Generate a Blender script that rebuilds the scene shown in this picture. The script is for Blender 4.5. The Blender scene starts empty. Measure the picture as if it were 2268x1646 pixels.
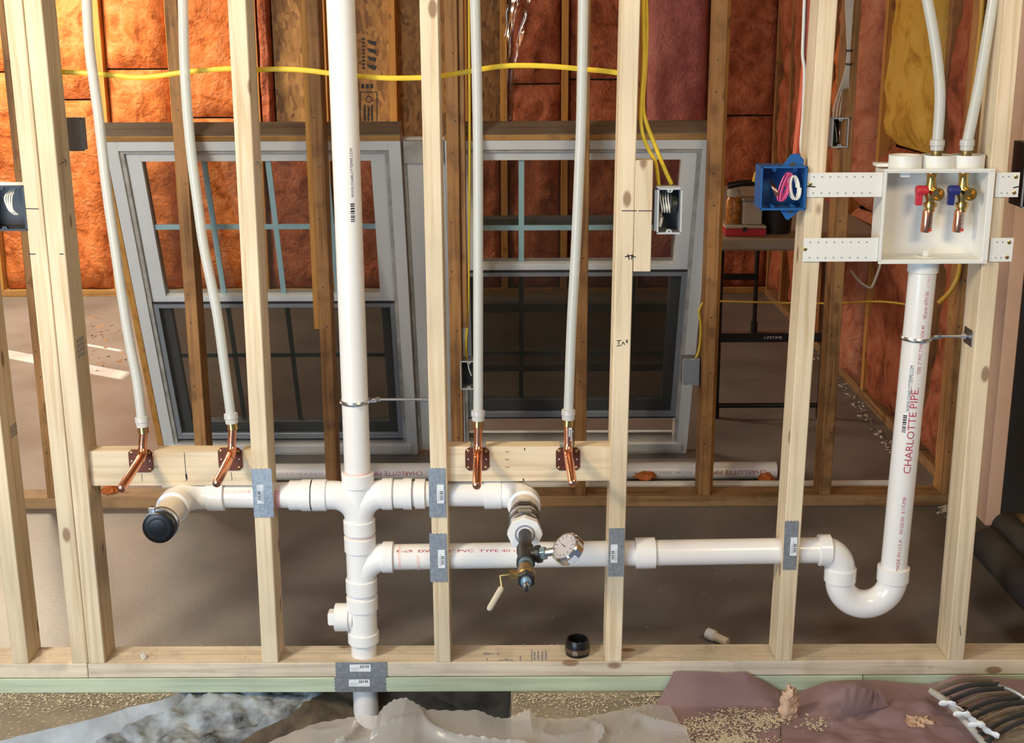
import bpy, bmesh, math, random
from mathutils import Vector, Matrix, noise

random.seed(7)
IN = 0.0254
SC = bpy.context.scene
COL = SC.collection

# ------------------------------------------------------------------ camera
FPX, CXP, CYP = 2918.0, 1134.0, 823.0
PITCH, ROLL = math.radians(15.0), math.radians(-0.22)
CAM = Vector((0.0, -111.4, 60.85))                       # inches; front wall face is Y = 0, slab is Z = 0
_F = Vector((0, math.cos(PITCH), -math.sin(PITCH)))
_R0 = Vector((1, 0, 0)); _U0 = Vector((0, math.sin(PITCH), math.cos(PITCH)))
_R = _R0*math.cos(ROLL) + _U0*math.sin(ROLL)
_U = -_R0*math.sin(ROLL) + _U0*math.cos(ROLL)
cd = bpy.data.cameras.new('camera'); cam = bpy.data.objects.new('camera', cd); COL.objects.link(cam)
cd.sensor_fit = 'HORIZONTAL'; cd.sensor_width = 36.0; cd.lens = FPX/2268.0*36.0
cd.clip_start = 0.05; cd.clip_end = 100
cam.matrix_world = Matrix(((_R.x, _U.x, -_F.x, CAM.x*IN), (_R.y, _U.y, -_F.y, CAM.y*IN), (_R.z, _U.z, -_F.z, CAM.z*IN), (0, 0, 0, 1)))
SC.camera = cam

# ------------------------------------------------------------------ world, sun, large lights, exposure
w = bpy.data.worlds.new('world'); SC.world = w; w.use_nodes = True
w.node_tree.nodes['Background'].inputs[0].default_value = (0.62, 0.78, 1.0, 1)
w.node_tree.nodes['Background'].inputs[1].default_value = 0.20
def light(name, kind, loc, rot, energy, color, sx=1, sy=1, **kw):
    d = bpy.data.lights.new(name, kind); d.energy = energy; d.color = color
    if kind == 'AREA':
        d.shape = 'RECTANGLE'; d.size = sx*IN; d.size_y = sy*IN
    for k, v in kw.items(): setattr(d, k, v)
    o = bpy.data.objects.new(name, d); COL.objects.link(o)
    o.location = Vector(loc)*IN; o.rotation_euler = rot
    return o
def aim(frm, to):
    return (Vector(to)-Vector(frm)).to_track_quat('-Z', 'Y').to_euler()
light('assumed_daylight', 'AREA', (-92, -150, 38), aim((-92, -150, 38), (-18, 0, 16)), 112, (0.64, 0.81, 1.0), 80, 76)  # assumed cool light from behind the camera
light('assumed_warm_lamp', 'AREA', (-66, -60, 86), aim((-66, -60, 86), (-38, 0, 54)), 46, (1.0, 0.86, 0.62), 14, 14)  # assumed warm source for the bright upper-left studs; unseen, no fixture modelled
light('added_overhead_warm', 'AREA', (45, -80, 92), aim((45, -80, 92), (25, 0, 46)), 28, (1.0, 0.80, 0.52), 24, 24)  # added overhead light warming the upper right; no such fixture is seen
light('far_floor_fill', 'AREA', (-108, 146, 86), aim((-108, 146, 86), (-92, 138, 0)), 118, (1.0, 0.87, 0.66), 30, 44)  # added overhead fill that brightens the far floor; no window stands there
SUN_DIR = Vector((1.0, -0.60, -0.50)).normalized()
light('sun', 'SUN', (-200, 160, 120), SUN_DIR.to_track_quat('-Z', 'Y').to_euler(), 28, (1.0, 0.93, 0.78), angle=0.01)
SC.view_settings.view_transform = 'Standard'
try: SC.view_settings.look = 'None'
except Exception: pass
SC.view_settings.gamma = 1.0
SC.view_settings.use_curve_mapping = False
SC.view_settings.exposure = 0.0

# ------------------------------------------------------------------ photo pixel -> place
def ray(x, y):
    return _F + _R*((x-CXP)/FPX) + _U*((CYP-y)/FPX)
def P(x, y, Y):
    d = ray(x, y); t = (Y-CAM.y)/d.y
    return CAM + d*t
def PZ(x, y, Z):
    d = ray(x, y); t = (Z-CAM.z)/d.z
    return CAM + d*t
def PX(x, y, X):
    d = ray(x, y); t = (X-CAM.x)/d.x
    return CAM + d*t
def XY(x, y, Y): return P(x, y, Y).x
def ZY(x, y, Y): return P(x, y, Y).z

# ------------------------------------------------------------------ geometry helpers (inches)
class G:
    def __init__(s): s.v = []; s.f = []
    def add(s, v, f):
        n = len(s.v); s.v += [Vector(p) for p in v]; s.f += [tuple(i+n for i in q) for q in f]; return s
    def box(s, x0, x1, y0, y1, z0, z1):
        return s.add([(x0,y0,z0),(x1,y0,z0),(x1,y1,z0),(x0,y1,z0),(x0,y0,z1),(x1,y0,z1),(x1,y1,z1),(x0,y1,z1)],
                     [(0,3,2,1),(4,5,6,7),(0,1,5,4),(1,2,6,5),(2,3,7,6),(3,0,4,7)])
    def hexa(s, b, t):
        return s.add(list(b)+list(t), [(0,3,2,1),(4,5,6,7),(0,1,5,4),(1,2,6,5),(2,3,7,6),(3,0,4,7)])
    def prism(s, poly, a, b, axis='y'):
        n = len(poly)
        if axis == 'y': va = [(p[0], a, p[1]) for p in poly]; vb = [(p[0], b, p[1]) for p in poly]
        elif axis == 'x': va = [(a, p[0], p[1]) for p in poly]; vb = [(b, p[0], p[1]) for p in poly]
        else: va = [(p[0], p[1], a) for p in poly]; vb = [(p[0], p[1], b) for p in poly]
        return s.add(va+vb, [tuple(range(n)), tuple(range(2*n-1, n-1, -1))]+[(i, n+i, n+(i+1) % n, (i+1) % n) for i in range(n)])
    def tube(s, pts, r, seg=14, caps=True, flat=None):
        pts = [Vector(p) for p in pts]; n = len(pts)
        rs = r if isinstance(r, (list, tuple)) else [r]*n
        T = []
        for i in range(n):
            t = pts[min(i+1, n-1)]-pts[max(i-1, 0)]
            T.append(t.normalized() if t.length > 1e-9 else Vector((0, 0, 1)))
        up = Vector((0, -1, 0)) if abs(T[0].y) < .9 else Vector((0, 0, 1))
        N = (up - T[0]*up.dot(T[0])).normalized()
        V = []; Fc = []
        for i in range(n):
            N = (N - T[i]*N.dot(T[i])).normalized(); B = T[i].cross(N)
            for k in range(seg):
                a = 2*math.pi*k/seg; ca, sa = math.cos(a), math.sin(a)
                if flat: ca *= flat
                V.append(pts[i] + (N*ca + B*sa)*rs[i])
        for i in range(n-1):
            for k in range(seg):
                k2 = (k+1) % seg
                Fc.append((i*seg+k, i*seg+k2, (i+1)*seg+k2, (i+1)*seg+k))
        if caps:
            Fc.append(tuple(range(seg-1, -1, -1))); Fc.append(tuple((n-1)*seg+k for k in range(seg)))
        return s.add(V, Fc)
    def lathe(s, o, ax, prof, seg=24, closed=False, nsides=None):
        """prof: list of (t along axis, radius)"""
        o = Vector(o); ax = Vector(ax).normalized(); seg = nsides or seg
        u = Vector((0, 0, 1)) if abs(ax.z) < .9 else Vector((1, 0, 0))
        N = (u-ax*u.dot(ax)).normalized(); B = ax.cross(N)
        V = []; Fc = []; m = len(prof)
        for t, r in prof:
            for k in range(seg):
                a = 2*math.pi*k/seg
                V.append(o+ax*t+(N*math.cos(a)+B*math.sin(a))*r)
        for i in range(m-1 if not closed else m):
            j = (i+1) % m
            for k in range(seg):
                k2 = (k+1) % seg
                Fc.append((i*seg+k, i*seg+k2, j*seg+k2, j*seg+k))
        if not closed:
            Fc.append(tuple(range(seg-1, -1, -1))); Fc.append(tuple((m-1)*seg+k for k in range(seg)))
        return s.add(V, Fc)
    def ring(s, o, ax, ri, ro, t0, t1, seg=28):
        return s.lathe(o, ax, [(t0, ri), (t0, ro), (t1, ro), (t1, ri)], seg, closed=True)
    def cyl(s, o, ax, r, t0, t1, seg=20, nsides=None):
        return s.lathe(o, ax, [(t0, r), (t1, r)], seg, nsides=nsides)
    def grid(s, fn, nu, nv):
        V = [fn(i/nu, j/nv) for j in range(nv+1) for i in range(nu+1)]
        Fc = [(j*(nu+1)+i, j*(nu+1)+i+1, (j+1)*(nu+1)+i+1, (j+1)*(nu+1)+i) for j in range(nv) for i in range(nu)]
        return s.add(V, Fc)

WLOC = {}
def obj(name, g, mat, parent=None, smooth=False, bevel=0.0, label=None, kind=None, solid=0.0, sharp=38):
    lo = Vector((min(p.x for p in g.v), min(p.y for p in g.v), min(p.z for p in g.v)))
    hi = Vector((max(p.x for p in g.v), max(p.y for p in g.v), max(p.z for p in g.v)))
    c = (lo+hi)/2
    me = bpy.data.meshes.new(name)
    me.from_pydata([(p-c)*IN for p in g.v], [], g.f)
    if bevel or not smooth:
        bm = bmesh.new(); bm.from_mesh(me)
        bmesh.ops.recalc_face_normals(bm, faces=bm.faces)
        if bevel: bmesh.ops.bevel(bm, geom=list(bm.edges), offset=bevel*IN, segments=1, affect='EDGES', clamp_overlap=True)
        bm.to_mesh(me); bm.free()
    if smooth:
        bm = bmesh.new(); bm.from_mesh(me); bmesh.ops.recalc_face_normals(bm, faces=bm.faces); bm.to_mesh(me); bm.free()
        me.polygons.foreach_set('use_smooth', [True]*len(me.polygons))
        me.set_sharp_from_angle(angle=math.radians(sharp))
    me.update()
    if mat is not None: me.materials.append(mat)
    o = bpy.data.objects.new(name, me); COL.objects.link(o)
    if parent is not None:
        o.parent = parent; o.location = (c - WLOC[parent.name])*IN
    else: o.location = c*IN
    WLOC[o.name] = c
    if solid:
        m = o.modifiers.new('thickness', 'SOLIDIFY'); m.thickness = solid*IN; m.offset = -1
    if label: o['label'] = label
    if kind: o['kind'] = kind
    return o
def thing(name, label, cat, loc, group=None):
    o = bpy.data.objects.new(name, None); COL.objects.link(o)
    o.location = Vector(loc)*IN; WLOC[o.name] = Vector(loc); o.empty_display_size = 0.05
    o['label'] = label; o['category'] = cat
    if group: o['group'] = group
    return o
def struct(name, loc, label=None):
    o = bpy.data.objects.new(name, None); COL.objects.link(o)
    o.location = Vector(loc)*IN; WLOC[o.name] = Vector(loc); o['kind'] = 'structure'; o.empty_display_size = 0.05
    if label: o['label'] = label
    return o
def tag(o, label, cat, group=None):
    o['label'] = label; o['category'] = cat
    if group: o['group'] = group
    return o
def catmull(pts, n=8):
    pts = [Vector(p) for p in pts]; out = []
    q = [pts[0]*2-pts[1]]+pts+[pts[-1]*2-pts[-2]]
    for i in range(1, len(q)-2):
        a, b, c, d = q[i-1], q[i], q[i+1], q[i+2]
        for k in range(n):
            t = k/n
            out.append(0.5*((2*b)+(c-a)*t+(2*a-5*b+4*c-d)*t*t+(3*b-a-3*c+d)*t**3))
    out.append(pts[-1]); return out
def arc(c, u, v, r, a0, a1, n=10):
    c = Vector(c); u = Vector(u); v = Vector(v)
    return [c+u*(r*math.cos(math.radians(a0+(a1-a0)*i/n)))+v*(r*math.sin(math.radians(a0+(a1-a0)*i/n))) for i in range(n+1)]
_tc = {}
def text2d(body):
    """flat text outline meshed by the built-in font: (verts xy with height about 1, faces, width)"""
    if body in _tc: return _tc[body]
    cu = bpy.data.curves.new('t', 'FONT'); cu.body = body; cu.size = 1.0; cu.resolution_u = 2
    to = bpy.data.objects.new('t', cu); COL.objects.link(to)
    dg = bpy.context.evaluated_depsgraph_get(); me = to.evaluated_get(dg).to_mesh()
    bm = bmesh.new(); bm.from_mesh(me); bmesh.ops.triangulate(bm, faces=bm.faces)
    for _ in range(2):
        lo = [e for e in bm.edges if abs(e.verts[0].co.y-e.verts[1].co.y) > .22]
        if lo: bmesh.ops.subdivide_edges(bm, edges=lo, cuts=1); bmesh.ops.triangulate(bm, faces=bm.faces)
    bm.verts.index_update(); v = [(p.co.x, p.co.y) for p in bm.verts]; f = [tuple(q.index for q in fc.verts) for fc in bm.faces]; bm.free()
    to.evaluated_get(dg).to_mesh_clear(); bpy.data.objects.remove(to); bpy.data.curves.remove(cu)
    x0 = min(p[0] for p in v); x1 = max(p[0] for p in v)
    _tc[body] = ([(p[0]-x0, p[1]) for p in v], f, x1-x0); return _tc[body]
def text_cyl(body, o, ax, out, r, t0, t1, h):
    """letters wrapped round a pipe: run from o+ax*t0 to o+ax*t1, letters h tall, middle facing `out`"""
    v, f, wd = text2d(body); o = Vector(o); ax = Vector(ax).normalized(); out = Vector(out).normalized()
    out = (out-ax*out.dot(ax)).normalized(); side = out.cross(ax)        # letters' up direction
    g = G(); V = []
    for x, y in v:
        t = t0+(t1-t0)*x/wd; a = (y-0.35)*h/r
        V.append(o+ax*t+(out*math.cos(a)+side*math.sin(a))*r)
    return g.add(V, f)
def text_flat(body, o, right, up, length, h, g=None):
    v, f, wd = text2d(body); o = Vector(o); right = Vector(right); up = Vector(up)
    g = g or G()
    return g.add([o+right*(x/wd*length)+up*((y)*h/0.7) for x, y in v], f)

# ------------------------------------------------------------------ materials
def newmat(name):
    m = bpy.data.materials.new(name); m.use_nodes = True
    nt = m.node_tree; b = nt.nodes['Principled BSDF']; return m, nt, b
def plain(name, col, rough=0.5, metal=0.0, var=0.0, vscale=20, bump=0.0, bscale=80, spec=0.5, trans=0.0, alpha=1.0, coat=0.0):
    m, nt, b = newmat(name); L = nt.links.new
    b.inputs['Base Color'].default_value = (*col, 1); b.inputs['Roughness'].default_value = rough
    b.inputs['Metallic'].default_value = metal; b.inputs['Specular IOR Level'].default_value = spec
    if coat: b.inputs['Coat Weight'].default_value = coat
    if trans: b.inputs['Transmission Weight'].default_value = trans
    if alpha < 1: b.inputs['Alpha'].default_value = alpha
    tc = nt.nodes.new('ShaderNodeTexCoord')
    if var:
        n = nt.nodes.new('ShaderNodeTexNoise'); n.inputs['Scale'].default_value = vscale; n.inputs['Detail'].default_value = 5
        L(tc.outputs['Object'], n.inputs['Vector'])
        r = nt.nodes.new('ShaderNodeMapRange'); r.inputs[1].default_value = .3; r.inputs[2].default_value = .7
        r.inputs[3].default_value = 1-var; r.inputs[4].default_value = 1+var*.5
        L(n.outputs['Fac'], r.inputs[0])
        mx = nt.nodes.new('ShaderNodeVectorMath'); mx.operation = 'SCALE'; mx.inputs[0].default_value = col
        L(r.outputs[0], mx.inputs['Scale']); L(mx.outputs[0], b.inputs['Base Color'])
    if bump:
        n2 = nt.nodes.new('ShaderNodeTexNoise'); n2.inputs['Scale'].default_value = bscale; n2.inputs['Detail'].default_value = 4
        L(tc.outputs['Object'], n2.inputs['Vector'])
        bp = nt.nodes.new('ShaderNodeBump'); bp.inputs['Strength'].default_value = bump; bp.inputs['Distance'].default_value = .004
        L(n2.outputs['Fac'], bp.inputs['Height']); L(bp.outputs[0], b.inputs['Normal'])
    return m
def ramp(nt, stops):
    r = nt.nodes.new('ShaderNodeValToRGB'); e = r.color_ramp.elements
    while len(e) < len(stops): e.new(0.5)
    for i, (p, c) in enumerate(stops): e[i].position = p; e[i].color = (*c, 1)
    return r
def wood(name, light_c, dark_c, axis='z', knot=(0.20, 0.09, 0.04), stain=None, stain_amt=0.0, rough=0.62, knots=True, tone=0.14):
    m, nt, b = newmat(name); L = nt.links.new
    tc = nt.nodes.new('ShaderNodeTexCoord'); oi = nt.nodes.new('ShaderNodeObjectInfo')
    off = nt.nodes.new('ShaderNodeVectorMath'); off.operation = 'SCALE'; off.inputs[0].default_value = (7.3, 3.1, 11.7)
    L(oi.outputs['Random'], off.inputs['Scale'])
    ad = nt.nodes.new('ShaderNodeVectorMath'); L(tc.outputs['Object'], ad.inputs[0]); L(off.outputs[0], ad.inputs[1])
    mp = nt.nodes.new('ShaderNodeMapping'); L(ad.outputs[0], mp.inputs['Vector'])
    s = [70, 70, 70]; s['xyz'.index(axis)] = 2.6; mp.inputs['Scale'].default_value = s
    n = nt.nodes.new('ShaderNodeTexNoise'); n.inputs['Scale'].default_value = 1.0; n.inputs['Detail'].default_value = 4; n.inputs['Distortion'].default_value = 0.6
    L(mp.outputs[0], n.inputs['Vector'])
    cr = ramp(nt, [(0.30, dark_c), (0.52, light_c), (0.75, tuple(min(1, c*1.06) for c in light_c))]); L(n.outputs['Fac'], cr.inputs[0])
    # slow tone drift along the board
    n2 = nt.nodes.new('ShaderNodeTexNoise'); n2.inputs['Scale'].default_value = 3.2; n2.inputs['Detail'].default_value = 2; L(ad.outputs[0], n2.inputs['Vector'])
    tr = nt.nodes.new('ShaderNodeMapRange'); tr.inputs[1].default_value = .35; tr.inputs[2].default_value = .65; tr.inputs[3].default_value = 1-tone; tr.inputs[4].default_value = 1+tone*.35
    L(n2.outputs['Fac'], tr.inputs[0])
    sc = nt.nodes.new('ShaderNodeVectorMath'); sc.operation = 'SCALE'; L(cr.outputs[0], sc.inputs[0]); L(tr.outputs[0], sc.inputs['Scale'])
    last = sc.outputs[0]
    if stain:
        n3 = nt.nodes.new('ShaderNodeTexNoise'); n3.inputs['Scale'].default_value = 14; n3.inputs['Detail'].default_value = 6; L(ad.outputs[0], n3.inputs['Vector'])
        r3 = nt.nodes.new('ShaderNodeMapRange'); r3.inputs[1].default_value = .52; r3.inputs[2].default_value = .72; r3.inputs[3].default_value = 0; r3.inputs[4].default_value = stain_amt
        L(n3.outputs['Fac'], r3.inputs[0])
        mx = nt.nodes.new('ShaderNodeMix'); mx.data_type = 'RGBA'; L(r3.outputs[0], mx.inputs[0]); L(last, mx.inputs[6]); mx.inputs[7].default_value = (*stain, 1)
        last = mx.outputs[2]
    if knots:
        mk = nt.nodes.new('ShaderNodeMapping'); L(ad.outputs[0], mk.inputs['Vector'])
        ks = [13, 13, 13]; ks['xyz'.index(axis)] = 6.5; mk.inputs['Scale'].default_value = ks
        vo = nt.nodes.new('ShaderNodeTexVoronoi'); vo.inputs['Scale'].default_value = 1.0; L(mk.outputs[0], vo.inputs['Vector'])
        rk = nt.nodes.new('ShaderNodeMapRange'); rk.inputs[1].default_value = .10; rk.inputs[2].default_value = .15; rk.inputs[3].default_value = .75; rk.inputs[4].default_value = 0
        L(vo.outputs['Distance'], rk.inputs[0])
        mx = nt.nodes.new('ShaderNodeMix'); mx.data_type = 'RGBA'; L(rk.outputs[0], mx.inputs[0]); L(last, mx.inputs[6]); mx.inputs[7].default_value = (*knot, 1)
        last = mx.outputs[2]
    L(last, b.inputs['Base Color']); b.inputs['Roughness'].default_value = rough; b.inputs['Specular IOR Level'].default_value = .3
    bp = nt.nodes.new('ShaderNodeBump'); bp.inputs['Strength'].default_value = .15; bp.inputs['Distance'].default_value = .002
    L(n.outputs['Fac'], bp.inputs['Height']); L(bp.outputs[0], b.inputs['Normal'])
    return m
def fluffy(name, c0, c1, c2, sc=9.0):
    m, nt, b = newmat(name); L = nt.links.new
    tc = nt.nodes.new('ShaderNodeTexCoord'); oi = nt.nodes.new('ShaderNodeObjectInfo')
    off = nt.nodes.new('ShaderNodeVectorMath'); off.operation = 'SCALE'; off.inputs[0].default_value = (5.3, 9.1, 2.7); L(oi.outputs['Random'], off.inputs['Scale'])
    ad = nt.nodes.new('ShaderNodeVectorMath'); L(tc.outputs['Object'], ad.inputs[0]); L(off.outputs[0], ad.inputs[1])
    n = nt.nodes.new('ShaderNodeTexNoise'); n.inputs['Scale'].default_value = sc; n.inputs['Detail'].default_value = 8; n.inputs['Roughness'].default_value = .62; n.inputs['Distortion'].default_value = .9
    L(ad.outputs[0], n.inputs['Vector'])
    cr = ramp(nt, [(0.30, c0), (0.48, c1), (0.72, c2)]); L(n.outputs['Fac'], cr.inputs[0]); L(cr.outputs[0], b.inputs['Base Color'])
    b.inputs['Roughness'].default_value = .95; b.inputs['Specular IOR Level'].default_value = .1
    n2 = nt.nodes.new('ShaderNodeTexNoise'); n2.inputs['Scale'].default_value = 26; n2.inputs['Detail'].default_value = 7; n2.inputs['Distortion'].default_value = 1.2; L(ad.outputs[0], n2.inputs['Vector'])
    bp = nt.nodes.new('ShaderNodeBump'); bp.inputs['Strength'].default_value = .7; bp.inputs['Distance'].default_value = .02
    L(n2.outputs['Fac'], bp.inputs['Height']); L(bp.outputs[0], b.inputs['Normal'])
    return m
def osb(name):
    m, nt, b = newmat(name); L = nt.links.new
    tc = nt.nodes.new('ShaderNodeTexCoord')
    mp = nt.nodes.new('ShaderNodeMapping'); mp.inputs['Scale'].default_value = (55, 55, 22); L(tc.outputs['Object'], mp.inputs['Vector'])
    ns = nt.nodes.new('ShaderNodeTexNoise'); ns.inputs['Scale'].default_value = 6; L(tc.outputs['Object'], ns.inputs['Vector'])
    sv = nt.nodes.new('ShaderNodeVectorMath'); sv.operation = 'SCALE'; sv.inputs['Scale'].default_value = 4; L(ns.outputs['Color'], sv.inputs[0])
    ad = nt.nodes.new('ShaderNodeVectorMath'); L(mp.outputs[0], ad.inputs[0]); L(sv.outputs[0], ad.inputs[1])
    vo = nt.nodes.new('ShaderNodeTexVoronoi'); vo.inputs['Scale'].default_value = 1; L(ad.outputs[0], vo.inputs['Vector'])
    cr = ramp(nt, [(0.0, (.16, .07, .018)), (.45, (.36, .18, .05)), (1.0, (.52, .29, .09))]); L(vo.outputs['Color'], cr.inputs[0]); L(cr.outputs[0], b.inputs['Base Color'])
    b.inputs['Roughness'].default_value = .6
    bp = nt.nodes.new('ShaderNodeBump'); bp.inputs['Strength'].default_value = .4; bp.inputs['Distance'].default_value = .004; L(vo.outputs['Color'], bp.inputs['Height']); L(bp.outputs[0], b.inputs['Normal'])
    return m
def concrete(name, ca, cb, rough=0.42, sc=2.2, dust=None):
    m, nt, b = newmat(name); L = nt.links.new
    tc = nt.nodes.new('ShaderNodeTexCoord')
    n = nt.nodes.new('ShaderNodeTexNoise'); n.inputs['Scale'].default_value = sc; n.inputs['Detail'].default_value = 7; n.inputs['Roughness'].default_value = .6; L(tc.outputs['Object'], n.inputs['Vector'])
    cr = ramp(nt, [(.32, ca), (.62, cb)]); L(n.outputs['Fac'], cr.inputs[0]); last = cr.outputs[0]
    if dust:
        n3 = nt.nodes.new('ShaderNodeTexNoise'); n3.inputs['Scale'].default_value = 90; n3.inputs['Detail'].default_value = 3; L(tc.outputs['Object'], n3.inputs['Vector'])
        r3 = nt.nodes.new('ShaderNodeMapRange'); r3.inputs[1].default_value = .58; r3.inputs[2].default_value = .68; L(n3.outputs['Fac'], r3.inputs[0])
        mx = nt.nodes.new('ShaderNodeMix'); mx.data_type = 'RGBA'; L(r3.outputs[0], mx.inputs[0]); L(last, mx.inputs[6]); mx.inputs[7].default_value = (*dust, 1); last = mx.outputs[2]
    L(last, b.inputs['Base Color'])
    rr = nt.nodes.new('ShaderNodeMapRange'); rr.inputs[3].default_value = rough-.08; rr.inputs[4].default_value = rough+.15; L(n.outputs['Fac'], rr.inputs[0]); L(rr.outputs[0], b.inputs['Roughness'])
    bp = nt.nodes.new('ShaderNodeBump'); bp.inputs['Strength'].default_value = .12; bp.inputs['Distance'].default_value = .003
    n2 = nt.nodes.new('ShaderNodeTexNoise'); n2.inputs['Scale'].default_value = 60; n2.inputs['Detail'].default_value = 5; L(tc.outputs['Object'], n2.inputs['Vector']); L(n2.outputs['Fac'], bp.inputs['Height']); L(bp.outputs[0], b.inputs['Normal'])
    return m
def clear(name, tint, gloss=0.08, rough=0.02, body=0.0, bodycol=(.8, .8, .8)):
    m = bpy.data.materials.new(name); m.use_nodes = True; nt = m.node_tree; nt.nodes.clear(); L = nt.links.new
    out = nt.nodes.new('ShaderNodeOutputMaterial'); tr = nt.nodes.new('ShaderNodeBsdfTransparent'); tr.inputs[0].default_value = (*tint, 1)
    gl = nt.nodes.new('ShaderNodeBsdfGlossy'); gl.inputs['Roughness'].default_value = rough
    mx = nt.nodes.new('ShaderNodeMixShader'); mx.inputs[0].default_value = gloss; L(tr.outputs[0], mx.inputs[1]); L(gl.outputs[0], mx.inputs[2]); last = mx.outputs[0]
    if body:
        df = nt.nodes.new('ShaderNodeBsdfDiffuse'); df.inputs[0].default_value = (*bodycol, 1)
        m2 = nt.nodes.new('ShaderNodeMixShader'); m2.inputs[0].default_value = body; L(last, m2.inputs[1]); L(df.outputs[0], m2.inputs[2]); last = m2.outputs[0]
    L(last, out.inputs[0]); return m

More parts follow.
